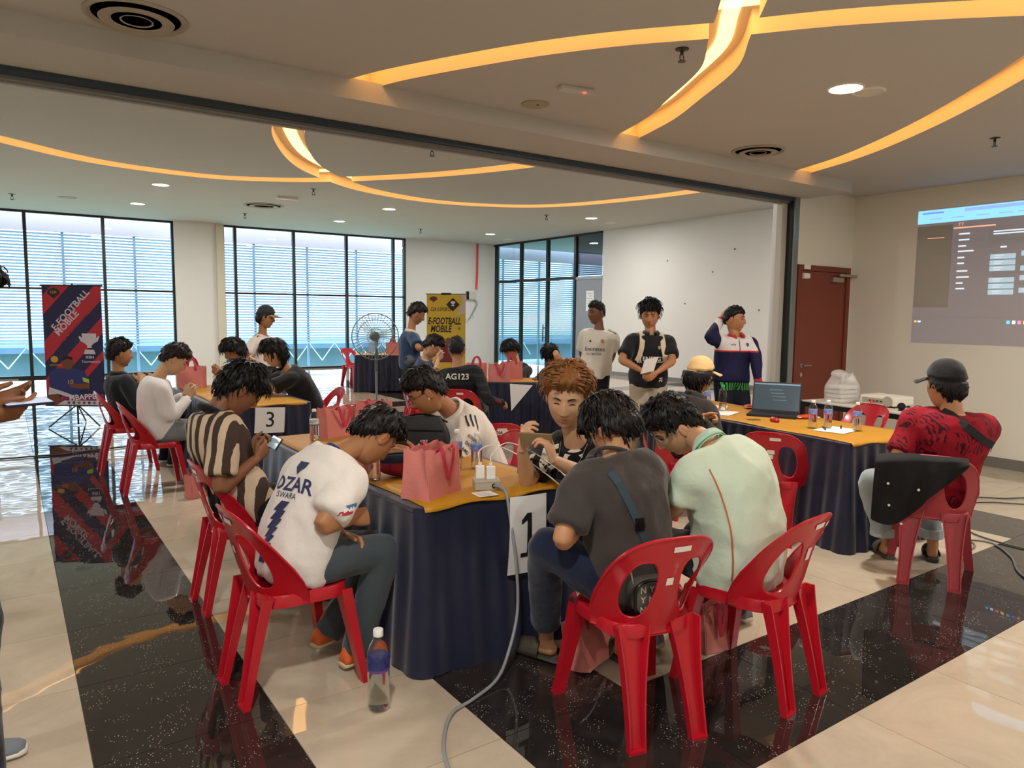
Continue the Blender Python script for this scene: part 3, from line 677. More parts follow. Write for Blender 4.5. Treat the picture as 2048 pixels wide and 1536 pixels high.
def sheet_sign(T, digit, x, z0, z1, w, label, y, tilt=0, fw=.2, lbl=''):
    """paper with a big numeral hung over a table edge (table local coordinates, facing -y)"""
    M = T.matrix_basis.copy()
    Ml = Matrix.Translation((x, y, 0)) @ Matrix.Rotation(tilt, 4, 'Y')
    zc, h = (z0+z1)/2, z1-z0; n = 8; vs = []
    def bend(px, pz): return -.012*math.cos(px/w*2.2)-.008*math.sin((pz-z0)*9)
    for j in range(n+1):
        for i in range(n+1):
            px, pz = -w/2+w*i/n, z0+h*j/n; vs.append(Ml @ V((px, bend(px, pz), pz)))
    fs = [(j*(n+1)+i, j*(n+1)+i+1, (j+1)*(n+1)+i+1, (j+1)*(n+1)+i) for j in range(n) for i in range(n)]
    me = bake(MB().add(vs, fs).mesh('number_sheet'), ('SOLIDIFY', dict(thickness=.0008, offset=0)))
    o = new('number_sheet', me, mat('paper', '#e4e2df', .7, bump=.05, bscale=30)); o.matrix_world = M; tag(o, label, 'paper sign')
    tv, tf = text_mesh(digit, fw, maxedge=.03)
    if digit == '1':
        bm = bmesh.new(); vv = [bm.verts.new((x, y_, 0)) for x, y_ in ((-.014, .105), (.012, .105), (.018, -.085), (.052, -.085), (.052, -.105), (-.045, -.105), (-.045, -.085), (-.010, -.085), (-.012, .072), (-.045, .052), (-.045, .072))]; bm.faces.new(vv); bmesh.ops.triangulate(bm, faces=bm.faces)
        for _ in range(3):
            es = [e for e in bm.edges if e.calc_length() > .03]; bmesh.ops.subdivide_edges(bm, edges=es, cuts=1); bmesh.ops.triangulate(bm, faces=bm.faces)
        bm.verts.index_update(); tv = [tuple(q.co) for q in bm.verts]; tf = [tuple(a.index for a in f_.verts) for f_ in bm.faces]; bm.free()
    new('numeral', MB().add([Ml @ V((p[0], bend(p[0], zc+p[1])-.003, zc+p[1])) for p in tv], tf).mesh('numeral'), mat('ink_black', '#1b1718', .6), o)
    return o
bpy.context.view_layer.update()
sheet_sign(T1, '1', .10, .38, .752, .215, 'white paper sheet with a big 1 hanging on the front table', -1.118, R(2), .30)
sheet_sign(T3, '3', -.02, .50, .735, .27, 'white paper sheet with a big 3 hanging on the second table', -1.118, R(3), .20)
# plain white triangle of paper hanging on the middle table
_p = MB().prism([(0, 0, 0), (.30, -.11, .0), (.02, 0, -.34)], (0, .002, 0)).build('corner_paper', mat('paper', '')); _p.matrix_world = T2.matrix_basis @ Matrix.Translation((.455, .0, .745)) @ Matrix.Rotation(R(82), 4, 'Z'); tag(_p, 'white paper corner hanging over the middle table edge', 'paper sheet')

# ================================================================== PROJECTOR DESK
dk = thing('projector_desk', 'black metal desk with pale top and under shelf by the right wall', 'desk', (7.08, 3.80, 0), -R(8))
MB().bbox((-.37, -.62, .715), (.37, .62, .74)).build('tabletop', mat('desk_top', '#cfc8ba', .4), dk, bevel=.003)
M_bm = mat('black_metal', '#15161a', .45)
MB().bbox((-.375, -.625, .69), (.375, -.595, .735)).build('rail', M_bm, dk); MB().bbox((-.375, .595, .69), (.375, .625, .735)).build('rail', M_bm, dk)
MB().bbox((-.378, -.625, .68), (-.345, .625, .728)).build('rail', M_bm, dk); MB().bbox((.345, -.625, .68), (.378, .625, .728)).build('rail', M_bm, dk)
for sx in (-1, 1):
    for sy in (-1, 1): MB().bbox((sx*.36-.02, sy*.60-.02, 0), (sx*.36+.02, sy*.60+.02, .7)).build('leg', M_bm, dk)
MB().bbox((-.35, -.6, .43), (.35, .6, .455)).build('shelf', mat('shelf_grey', '#4a4a4c', .5), dk)
o = MB().bbox((6.9, 3.45, .456), (7.2, 3.85, .462)).build('paper_stack', mat('paper', '')); tag(o, 'white papers lying on the shelf under the projector', 'papers')
# ================================================================== PROPS
M_pink = mat('nonwoven_pink', '#cf7d74', .7, bump=.3, bscale=160, var=.06, vscale=6, spec=.3)
M_hand = mat('handle_pink', '#bd2f48', .6); M_black_ny = mat('nylon_black', '#121214', .55, bump=.2, bscale=200)
def tote(x, y, z, deg, w, h, d, label, seed=0, lean=0, hand='up', squash=0, hcol=None):
    """non-woven gift bag: four panels, bottom, two strap handles; w along local x, d along local y"""
    t = thing('gift_bag', label, 'bag', (x, y, z), R(deg), 'pink gift bags'); t.rotation_euler[0] = lean
    rnd = random.Random(seed); n = 8; rs = []
    for i in range(9):
        u = i/8; ring = []
        kx = 1+.04*u-.10*squash*u; ky = 1-.25*u-.35*squash*u
        for (ax, ay), (bx, by) in zip(((-1, -1), (1, -1), (1, 1), (-1, 1)), ((1, -1), (1, 1), (-1, 1), (-1, -1))):
            for k in range(n):
                s = k/n; px, py = (ax+(bx-ax)*s)*w/2*kx, (ay+(by-ay)*s)*d/2*ky
                side = abs(bx-ax) < .1
                inn = -.22*d*u*math.sin(math.pi*s) if side else .02*d*math.sin(math.pi*s)*math.sin(math.pi*u)*2
                nx, ny = ((ax, 0) if side else (0, ay)); wob = .004*math.sin(7*s+5*u+seed*1.7)
                ring.append((px+nx*(inn+wob), py+ny*(inn+wob), h*u+.008*u*math.sin(k*1.3+seed)-.02*squash*h*math.sin(s*9+seed)*u))
        rs.append(ring)
    me = MB().rings(rs, cap=False).mesh('sack'); fl = [j for j in range(32)]
    bm = bmesh.new(); bm.from_mesh(me); bm.verts.ensure_lookup_table(); bm.faces.new([bm.verts[j] for j in reversed(fl)]); bm.to_mesh(me); bm.free()
    me = bake(me, ('SOLIDIFY', dict(thickness=.002, offset=0))); fixn(me); shade(me, 40); sk = new('sack', me, M_pink, t)
    for e in (-1, 1): MB().tube([(e*w*.49, -d*.5, h*.02), (e*w*.5, -d*.47, h*.5), (e*w*.51, -d*.40, h*.97)], .0025, 5).build('seam', M_pink, sk)
    for s, md in ((-1, hand), (1, 'up' if hand != 'down' else 'down')):
        yy = s*d/2*.76
        if md == 'up': pts = [(-w*.2, yy, h*.72), (-w*.19, yy*1.05, h*1.0), (-w*.13, yy*.8, h*1.28), (0, yy*.6, h*1.40), (w*.13, yy*.8, h*1.28), (w*.19, yy*1.05, h*1.0), (w*.2, yy, h*.72)]
        else: pts = [(-w*.2, yy*1.02, h*.94), (-w*.17, yy*1.3+s*.012, h*.99), (-w*.10, yy*1.35+s*.014, h*.70), (-.01*w, yy*1.36+s*.016, h*.40), (w*.02, yy*1.36+s*.016, h*.40), (w*.14, yy*1.35+s*.014, h*.70), (w*.20, yy*1.3+s*.012, h*.99), (w*.21, yy*1.02, h*.94)]
        P = catmull(pts, 5); rs = []
        for i, p in enumerate(P):
            tg = (P[min(i+1, len(P)-1)]-P[max(i-1, 0)]).normalized(); sd = V((0, 1, 0)).cross(tg).normalized()*.0115; th = V((0, .0012, 0))
            rs.append([p-sd-th, p+sd-th, p+sd+th, p-sd+th])
        m = MB().rings(rs); m.build('handle', hcol or M_hand, t)
    return t
tote(1.60, 2.945, T1Z+.006, 28, .27, .225, .15, 'pink gift bag with red handles standing on the front table', 1, hand='down')
tote(1.83, 4.72, T1Z+.006, 20, .27, .20, .13, 'pink gift bag at the far end of the front table beside the bottle', 2, squash=.6, hand='down')
tote(2.08, 4.66, T1Z+.006, -30, .25, .23, .12, 'second pink gift bag at the far end of the front table, behind the bent head', 3, squash=.8, hand='down')
tote(1.52, 3.62, T1Z+.006, 70, .20, .17, .10, 'pink gift bag half hidden between the bottle and the red bag', 4, squash=.9)
tote(1.67, 8.62, .757, -28, .28, .235, .11, 'pink gift bag on table 3 beside the water bottle', 5)
tote(4.98, 7.95, .757, -38, .26, .21, .13, 'pink gift bag with one handle sticking up, leftmost on the middle table', 6, squash=.4)
tote(5.10, 7.60, .757, -30, .27, .215, .13, 'pink gift bag in the middle of the three on the centre table', 7, hand='down', squash=.3)
tote(5.42, 7.78, .757, -30, .26, .23, .12, 'pink gift bag next to the camera on the centre table', 8)
tote(2.16, 2.43, .004, 20, .26, .22, .13, 'pink gift bag tipped over on the floor behind the front red chair', 9, lean=R(-14), squash=.5)
tote(2.74, 2.29, .004, -8, .14, .24, .26, 'pink gift bag upright on the floor under the side red chair', 10, squash=.2, hand='down')
tote(6.55, 13.72, .757, -36, .26, .24, .12, 'pink gift bag on the far small table behind the fan', 11)
tote(5.05, 6.85, .004, -30, .24, .15, .13, 'bag with thin red handles on the floor in front of the middle table', 12, hcol=M_hand)
tote(1.31, 6.62, .004, 30, .22, .2, .1, 'pink gift bag on the floor under the second table', 13)
# ---------------- bottles
M_pet = glassmat('pet_clear', (.94, .955, .965), .02, 3.0); M_cap = mat('cap_white', '#ecebe6', .45)
M_water = mat('water', '#dfe9ee', .05, trans=.9, ior=1.33)
def bottle(x, y, z, h, r, label, cap='w', fill=.5, lab='#6d86bd', lab2='#c2504a'):
    t = thing('water_bottle', label, 'bottle', (x, y, z), random.uniform(0, 6), 'plastic water bottles')
    prof = [(r*.55, 0), (r*.9, .004), (r, .02)]
    k = int(h/.022)
    for i in range(1, int(k*.62)):
        zz = .02+i*(h*.62-.02)/(k*.62); prof.append((r*(.965 if i % 2 else 1.0), zz))
    prof += [(r*1.0, h*.64), (r*.98, h*.72), (r*.80, h*.80), (r*.50, h*.87), (r*.40, h*.90), (r*.38, h*.93)]
    MB().lathe(prof, 24).build('shell', M_pet, t, smooth=60)
    cm = M_cap if cap == 'w' else mat('cap_green', '#3aa77a', .45)
    MB().lathe([(r*.44, h*.915), (r*.46, h*.92), (r*.46, h*.985), (r*.42, h), (.001, h)], 20).build('cap', cm, t, smooth=40)
    if lab:
        lb = MB().lathe([(r*1.012, h*.50), (r*1.012, h*.68)], 24); me = lb.build('wrap_label', mat('label_'+lab, lab, .4, var=.9, vscale=60), t, smooth=40)
        MB().lathe([(r*1.016, h*.50), (r*1.016, h*.53)], 24).build('label_band', mat('label_'+lab2, lab2, .4), me, smooth=40)
    if fill: MB().lathe([(r*.5, .004), (r*.88, .007), (r*.93, .02), (r*.93, h*fill), (.001, h*fill)], 20).build('water', mat('water_clear', '#f4f8fa', .0, trans=1, ior=1.33), t, smooth=40)
    return t
bottle(1.172, 2.605, .002, .335, .045, 'big clear water bottle standing on the floor beside the front red chair', fill=.55, lab='#2b3166', lab2='#6a3a7c')
bottle(1.63, 4.60, T1Z+.007, .21, .031, 'clear bottle with white cap at the far end of the front table', lab='#cfd6ea', lab2='#39486e')
bottle(1.49, 3.34, T1Z+.007, .215, .031, 'clear bottle with blue label next to the bent head on the front table', lab2='#c2342f')
bottle(1.98, 3.36, T1Z+.007, .215, .031, 'clear bottle standing behind the handle of the front pink bag')
bottle(2.07, 3.30, T1Z+.007, .20, .031, 'second clear bottle behind the front pink bag')
bottle(5.25, 4.40, .76, .23, .034, 'tall clear bottle by the clasped hands on the long table')
bottle(5.22, 4.20, .76, .235, .033, 'clear bottle with green cap on the long table', cap='g', lab=None, fill=.3)
bottle(5.01, 3.18, .76, .215, .0315, 'left one of the paired bottles in front of the laptop', fill=.55)
bottle(5.115, 3.12, .76, .215, .0315, 'right one of the paired bottles in front of the laptop', fill=.5)
bottle(5.19, 2.93, .76, .215, .0315, 'single clear bottle on the white paper near the table corner', fill=.45)
bottle(1.95, 8.45, .757, .215, .031, 'clear bottle beside the pink bag on table 3')
# ---------------- bags on the front table
t = thing('sports_bag', 'black nylon sports bag with a white tick mark on the front table', 'bag', (2.005, 3.80, T1Z+.006), R(-40))
m = MB(); rs = []
for i in range(13):
    u = i/12; a = math.sin(math.pi*min(1, u*1.0)*.5); hh = .235; zz = hh*u; wx = .165*(1-.42*max(0, u-.45)**1.6*2.2); wy = .065*(1-.55*u**2.2)
    rs.append([(wx*math.copysign(abs(math.cos(6.28318*k/32))**.55, math.cos(6.28318*k/32)), wy*math.copysign(abs(math.sin(6.28318*k/32))**.6, math.sin(6.28318*k/32)), zz) for k in range(32)])
m.rings(rs).build('body', M_black_ny, t, smooth=50)
MB().tube([(x, -.067*(1-.55*.5**2.2)-.004, .16) for x in (-.14, -.07, 0, .07, .14)], .004, 6).build('zip', mat('zip_black', '#060607', .3), t)
MB().tube(catmull([(-.15, 0, .2), (-.08, -.01, .235), (0, 0, .245), (.08, -.01, .235), (.15, 0, .2)], 5), .006, 6).build('piping', mat('zip_black', ''), t)
sw = [(-.035, .0), (-.030, -.008), (-.018, -.011), (.045, .014), (-.012, -.003), (-.022, -.001), (-.026, .006), (-.024, .012)]
MB().prism([(x+.02, -.069, .075+z) for x, z in sw], (0, .002, 0)).build('tick_mark', mat('ink_white', '#d9d2c6', .7), t)
flat_text('brand_lettering', 'NIKE', .020, mat('ink_white', ''), t, Matrix.Translation((.02, -.0695, .096)) @ Matrix.Rotation(R(90), 4, 'X'), bold=.02, shear=.3)
t = thing('sling_bag', 'red and navy sling bag lying on the front table', 'bag', (1.66, 3.34, T1Z+.006), R(-35))
m = MB().ell((0, 0, .058), (.155, .075, .058), 28, 12); m.build('body', mat('bag_crimson', '#8f1526', .7, bump=.2, bscale=120), t, smooth=True)
m = MB().ell((-.01, 0, .085), (.145, .068, .045), 28, 10); m.build('flap', mat('bag_navy', '#1d2743', .7, bump=.2, bscale=120), t, smooth=True)
MB().tube(catmull([(-.15, 0, .08), (-.10, -.06, .12), (0, -.07, .135), (.1, -.05, .12), (.15, 0, .08)], 5), .004, 6).build('zip', mat('zip_black', ''), t)
# ---------------- power box, adapters, cables, card
t = thing('power_box', 'grey socket box with two white chargers on the front table', 'socket box', (1.875, 2.90, T1Z+.006), R(-24))
MB().bbox((-.062, -.048, 0), (.062, .048, .048)).build('box', mat('box_beige', '#b5ac9a', .5), t, bevel=.004); MB().bbox((-.064, -.05, .038), (.064, .05, .043)).build('rim', mat('box_beige', ''), t)
MB().lathe([(.011, 0), (.011, .006)], 14).build('gland', M_black, t, M=Matrix.Translation((.03, -.049, .022)) @ Matrix.Rotation(R(90), 4, 'X'))
CB = T1Z+.006
for i, (dx, dy) in enumerate(((-.03, .01), (.02, -.012))):
    q = thing('phone_charger', ('white phone charger plugged in at the back of the socket box', 'white phone charger plugged in at the front of the socket box')[i], 'charger', (1.875+dx*.91+dy*.4, 2.90+dy*.91-dx*.4, CB+.048), R(-24), 'white chargers')
    MB().bbox((-.021, -.015, 0), (.021, .015, .062)).build('body', mat('white_gloss', '#f0efe9', .3), q, bevel=.004); MB().bbox((-.008, -.004, .062), (.008, .004, .078)).build('plug', M_white, q)
    pts = ([(0, 0, .07), (.0, .02, .13), (.08, .05, .15), (.2, .03, .10), (.32, -.05, .02), (.42, -.12, -.06), (.5, -.25, -.09)], [(0, 0, .07), (.01, .02, .12), (.1, .08, .16), (.24, .09, .10), (.36, .0, .015), (.44, -.1, -.07), (.5, -.2, -.1)])[i]
    MB().tube(catmull(pts, 6), .0028, 6).build('cable', mat('cable_white', '#e9e6df', .5), q)
m = MB().tube(catmull([(1.882, 2.843, T1Z+.028), (1.89, 2.80, T1Z+.03), (1.893, 2.755, T1Z+.01), (1.892, 2.72, .66), (1.888, 2.66, .45), (1.87, 2.62, .25), (1.80, 2.58, .10), (1.68, 2.50, .025), (1.52, 2.44, .009), (1.40, 2.40, .009), (1.30, 2.29, .009), (1.22, 2.14, .009), (1.18, 1.95, .009), (1.2, 1.7, .009)], 8), .0075, 8).build('extension_cord', mat('cord_grey', '#8d8f91', .45), smooth=True); tag(m, 'grey cord running from the socket box down the table to the floor', 'cord')
o = MB().bbox((-.05, -.045, 0), (.05, .045, .001)).build('printed_card', mat('paper', '')); o.matrix_world = Matrix.Translation((1.80, 2.795, T1Z+.0095)) @ Matrix.Rotation(R(-5), 4, 'Z'); tag(o, 'small printed white card in front of the socket box', 'card')
for k in range(6): MB().bbox((-.04, .02-.011*k, .001), (.035-.02*(k % 2), .022-.011*k, .0014)).build('print_line', mat('print_grey', '#777777', .7), o)
# ---------------- long table: laptop, mouse, snacks, papers, pens
t = thing('laptop', 'open black laptop with a dim screen on the long table', 'laptop', (5.37, 3.78, .757), R(-62)); LM = mat('laptop_black', '#191a1d', .45)
MB().bbox((-.20, -.135, 0), (.20, .135, .022)).build('base', LM, t, bevel=.004)
kb = MB().bbox((-.18, -.02, .0222), (.18, .11, .0228)).build('keyboard', mat('laptop_keys', '#0d0e10', .6), t)
MB().bbox((-.05, -.12, .0222), (.05, -.04, .0226)).build('touchpad', mat('laptop_pad', '#232427', .4), t)
ML = Matrix.Translation((0, .135, .02)) @ Matrix.Rotation(R(-14), 4, 'X')
sc_ = MB().bbox((-.20, 0, 0), (.20, .008, .262)).build('lid', LM, t, M=ML, bevel=.003); MB().bbox((-.19, -.0015, .015), (.19, -.0005, .25)).build('screen', mat('laptop_screen', '#39454c', .12, emit=.12, ecol='#5a6a72'), t, M=ML)
MB().bbox((-.19, -.0022, .237), (.19, -.0016, .25)).build('screen_bar', mat('laptop_bar', '#6f8ba0', .2, emit=.2), sc_, M=ML)
for k in range(4): MB().bbox((-.06+.01*k, -.0022, .19-.03*k), (.05+.012*k, -.0016, .196-.03*k)).build('screen_line', mat('laptop_line', '#5d7078', .2, emit=.15), sc_, M=ML)
t = thing('computer_mouse', 'red and gold computer mouse beside the laptop', 'mouse', (5.08, 3.56, .757), R(-20)); MB().ell((0, 0, .012), (.031, .052, .024), 18, 10).build('shell', mat('mouse_red', '#a3202a', .35), t, smooth=True); MB().ell((0, .02, .02), (.02, .025, .017), 14, 8).build('button_area', mat('mouse_gold', '#c38a3c', .35), t, smooth=True)
def snack(x, y, z, rz, label, w=.09, c='#d8321f'):
    t = thing('snack_pack', label, 'snack', (x, y, z), R(rz)); MB().ell((0, 0, .018), (w, .045, .018), 20, 8).build('packet', mat('snack_red', '#d23a22', .3, var=.7, vscale=18), t, smooth=True)
    for s in (-1, 1): MB().bbox((s*w*.9-.012, -.04, .014), (s*w*.9+.012, .04, .018)).build('crimp', mat('snack_white', '#e7d8d0', .4), t)
snack(5.47, 3.52, .757, -30, 'shiny red snack packet beside the laptop'); snack(5.62, 4.22, .757, 40, 'flat orange snack packet behind the laptop', .07)
def paper(x, y, z, rz, w, h, label):
    o = MB().bbox((-w/2, -h/2, 0), (w/2, h/2, .0012)).build('paper_sheet', mat('paper', '')); o.matrix_world = Matrix.Translation((x, y, z)) @ Matrix.Rotation(R(rz), 4, 'Z'); return tag(o, label, 'paper')
paper(5.09, 3.03, .7605, 8, .31, .23, 'white paper under the bottles near the table corner'); paper(5.12, 4.12, .7605, 20, .30, .22, 'white paper in front of the clasped hands'); paper(5.40, 4.42, .7605, 35, .28, .2, 'white paper beside the green capped bottle')
for i, (x, y, rz, lb) in enumerate(((5.04, 3.10, 40, 'black marker pen lying next to the paired bottles'), (5.20, 3.06, 30, 'black marker pen lying on the white paper'))):
    t = thing('marker_pen', lb, 'pen', (x, y, .769), R(rz)); MB().tube([(-.06, 0, 0), (.035, 0, 0)], .006, 8).build('barrel', mat('pen_black', '#151515', .4), t); MB().tube([(.036, 0, 0), (.065, 0, 0)], .0065, 8).build('pen_cap', mat('pen_black', ''), t)
paper(5.02, 3.72, .7605, 60, .07, .1, 'small dark print card in front of the laptop').data.materials[0] = mat('card_dark', '#6b5a2c', .6)
# ---------------- projector desk items
t = thing('projector', 'white projector with a red cable on the desk by the wall', 'projector', (7.10, 3.72, .741), R(-8+90)); MW = mat('projector_white', '#dcd6c6', .45)
MB().bbox((-.19, -.145, .015), (.19, .145, .105)).build('case', MW, t, bevel=.018); MB().bbox((-.16, .1445, .03), (.16, .1465, .08)).build('port_panel', mat('port_grey', '#a19a8c', .5), t)
for k in range(6): MB().bbox((-.14+.04*k, .146, .045), (-.115+.04*k, .148, .06)).build('port', M_black, t)
MB().lathe([(.05, 0), (.05, .012), (.001, .012)], 24).build('vent_ring', mat('port_grey', ''), t, M=Matrix.Translation((-.12, .145, .06)) @ Matrix.Rotation(R(-90), 4, 'X')); MB().lathe([(.045, 0), (.045, .02), (.035, .022), (.03, .008), (.001, .008)], 24).build('lens', M_black, t, M=Matrix.Translation((.1, -.145, .06)) @ Matrix.Rotation(R(90), 4, 'X'))
for sx in (-1, 1):
    for sy in (-1, 1): MB().lathe([(.012, 0), (.012, .018)], 10, (sx*.16, sy*.11, 0)).build('foot', M_black, t)
MB().tube(catmull([(.02, .147, .052), (.02, .20, .06), (.0, .235, .0), (-.01, .25, -.12), (-.02, .27, -.3)], 5), .006, 6).build('cable', mat('cable_red', '#d12a2a', .4), t)
t = thing('webcam', 'round black desk microphone next to the projector', 'microphone', (6.84, 3.44, .741)); MB().ell((0, 0, .04), (.036, .036, .036), 16, 12).build('ball', mat('foam_black', '#0e0e10', .9), t, smooth=True); MB().lathe([(.03, 0), (.03, .006), (.01, .01)], 16).build('base', M_black, t); MB().tube(catmull([(.02, 0, .03), (.1, -.05, .03), (.2, -.05, .04), (.3, -.1, .005)], 5), .004, 6).build('cable', M_black, t)
t = thing('takeaway_bag', 'stack of white food boxes wrapped in a thin white plastic bag', 'takeaway', (7.02, 4.14, .741), R(-12))
for k in range(4): MB().bbox((-.12, -.095, .004+.043*k), (.12, .095, .040+.043*k)).build('food_box', mat('foam_white', '#cfcabf', .6), t, bevel=.008)
m = MB(); rs = []
for i in range(12):
    u = i/11; zz = .003+.27*u; k = 1.12 if u < .62 else 1.12-.5*(u-.62)/.38
    rs.append([(.135*k*math.copysign(abs(math.cos(6.28*a/36))**.5, math.cos(6.28*a/36))*(1+.05*math.sin(a*1.7+i*.6)), .11*k*math.copysign(abs(math.sin(6.28*a/36))**.5, math.sin(6.28*a/36))*(1+.06*math.sin(a*2.1+i)), zz+.04*u**3*math.sin(a*.9)) for a in range(36)])
m.rings(rs, cap=False); m.ell((-.06, .0, .29), (.09, .06, .045), 14, 8); m.ell((.08, .02, .24), (.10, .08, .05), 14, 8)
pl = bpy.data.materials.new('plastic_film'); pl.use_nodes = True; b_ = pl.node_tree.nodes['Principled BSDF']; b_.inputs['Base Color'].default_value = (.8, .78, .74, 1); b_.inputs['Alpha'].default_value = .38; b_.inputs['Roughness'].default_value = .35
m.build('plastic_film', pl, t, smooth=True)
# ---------------- middle table: camera, case, tablet; table 3: cap, tray
t = thing('camera', 'black camera lying on the middle table', 'camera', (5.66, 7.42, .757), R(-20)); MB().bbox((-.07, -.04, 0), (.07, .04, .09)).build('body', M_black_ny, t, bevel=.01); MB().lathe([(.045, 0), (.045, .09), (.05, .1), (.04, .11), (.001, .1)], 20).build('lens', mat('lens_black', '#0b0b0c', .3), t, M=Matrix.Translation((-.03, -.03, .05)) @ Matrix.Rotation(R(90), 4, 'X'), smooth=40)
t = thing('pouch', 'flat black zipped pouch in front of the camera', 'pouch', (5.62, 7.20, .757), R(-30)); MB().ell((0, 0, .025), (.14, .07, .025), 24, 8).build('body', M_black_ny, t, smooth=True); MB().tube([(-.1, -.05, .035), (.1, -.05, .035)], .003, 5).build('zip', mat('zip_grey', '#777777', .4), t)
t = thing('tablet', 'glowing tablet propped on the middle table', 'tablet', (5.88, 7.32, .757), R(-38)); MB().box((0, 0, .05), (.17, .008, .11), Matrix.Rotation(R(-35), 4, 'X')).build('case', M_black_ny, t); MB().box((0, -.005, .05), (.155, .001, .098), Matrix.Rotation(R(-35), 4, 'X')).build('screen', mat('tablet_screen', '#9fc3e0', .2, emit=.8), t)
t = thing('baseball_cap', 'black cap lying upside on table 3', 'cap', (1.68, 7.22, .757), R(40)); MB().ell((0, 0, .02), (.095, .11, .075), 20, 10).build('crown', M_black_ny, t, smooth=True); MB().ell((0, -.13, .018), (.08, .07, .008), 20, 6).build('brim', M_black_ny, t, smooth=True); MB().bbox((-.03, -.112, .04), (.03, -.1, .06)).build('logo', mat('ink_white', ''), t)
t = thing('plastic_tray', 'clear plastic food tray on table 3', 'tray', (1.82, 7.62, .757), R(10)); MB().bbox((-.09, -.06, 0), (.09, .06, .035)).build('tray', M_pet, t, bevel=.006); MB().ell((0, 0, .018), (.07, .045, .012), 14, 6).build('food', mat('food_tan', '#b98d5c', .6), t, smooth=True)
MB().bbox((-.04, -.03, 0), (.04, .03, .012)).build('wrapper', mat('wrapper_orange', '#d8602a', .4), None); o = bpy.data.objects['wrapper']; o.location = (1.74, 7.42, .758); tag(o, 'small orange wrapper on table 3', 'wrapper')
# ---------------- crossbody bag hanging on the front chair
t = thing('crossbody_bag', 'small monogrammed bag hanging behind the front red chair back', 'bag', (1.985, 1.905, .535), R(-14))
m = MB(); rs = []
for y, k in ((-.04, .9), (-.03, 1), (.03, 1), (.04, .9)): rs.append([(.085*k*math.copysign(abs(math.cos(6.28*a/28))**.6, math.cos(6.28*a/28)), y, .068*k*math.copysign(abs(math.sin(6.28*a/28))**.6, math.sin(6.28*a/28))) for a in range(28)])
m.rings(rs).build('body', mat('monogram_base', '#4a4742', .6), t, smooth=50); MB().tube([(.086*math.copysign(abs(math.cos(6.28*a/28))**.6, math.cos(6.28*a/28)), -.034, .069*math.copysign(abs(math.sin(6.28*a/28))**.6, math.sin(6.28*a/28))) for a in range(28)], .006, 6, closed=True).build('piping', mat('zip_black', ''), t)
for i in range(4):
    for j in range(3): flat_text('monogram', 'NY'[(i+j) % 2], .034, mat('monogram_cream', '#c9bda6', .6), t, Matrix.Translation((-.055+.037*i, -.0412, -.04+.038*j)) @ Matrix.Rotation(R(90), 4, 'X'), bold=.015)
for s in (-1, 1): MB().tube(catmull([(s*.075, 0, .05), (s*.085, 0, .09), (s*.09, .02, .14)], 4), .004, 6).build('clip', mat('silver', '#b0b0b0', .3, metal=.9), t)
# ---------------- jacket thrown over the faded chair
t = thing('jacket', 'black jacket with pearl snaps thrown over the faded red chair', 'jacket', (0, 0, 0))
_ch = CH['p21']; Mc = Matrix.Translation(_ch.location) @ Matrix.Rotation(-R(65), 4, 'Z')
def drape(u, v):
    """u across the back (-1..1), v from front over the rim (0) down behind (1)"""
    x = -.245+.42*u if False else u
    return x
vs = []; nu_, nv_ = 30, 26
for j in range(nv_+1):
    v = j/nv_
    for i in range(nu_+1):
        u = i/nu_; x = -.31+.47*u
        top = .812-.35*max(0, abs(x)-.13)**1.4-.02
        low = .36-.06*math.sin(u*5)*(u < .6)+.40*u**1.6
        if v < .16: z = top-.10*(1-v/.16)**1.5+.0; y = back_y(x, min(z, .79))+.022+.012*(1-v/.16)
        elif v < .24: k = (v-.16)/.08; z = top+.012*math.sin(math.pi*k); y = back_y(x, .79)+.022-.05*k
        else:
            k = (v-.24)/.76; z = top-(top-low)*k; y = back_y(x*.9, max(.45, min(z, .79)))-.030-.02*math.sin(math.pi*k)-.05*max(0, .5-z)
            y = -.205-.105*max(0, (z-.40))/.36-.03*math.sin(math.pi*k)
        y += -.012*math.sin(x*38+3*v)*min(1, v*2)-.008*math.sin(x*17-5*v); vs.append(Mc @ V((x-.02*v*(1-u), y, z)))
fs = [(j*(nu_+1)+i, j*(nu_+1)+i+1, (j+1)*(nu_+1)+i+1, (j+1)*(nu_+1)+i) for j in range(nv_) for i in range(nu_)]
me = bake(MB().add(vs, fs).mesh('fabric'), ('SUBSURF', dict(levels=1, render_levels=1)), ('SOLIDIFY', dict(thickness=.006, offset=0))); fixn(me); shade(me, True); new('fabric', me, mat('jacket_black', '#111112', .85, bump=.3, bscale=20), t)
for (x, z) in ((-.24, .62), (-.23, .48), (-.08, .60), (-.16, .37)):
    MB().ell(Mc @ V((x, -.262-.105*max(0, z-.4)/.36, z)), (.008, .008, .008), 10, 6).build('snap', mat('pearl', '#e6e3dc', .25), t, smooth=True)
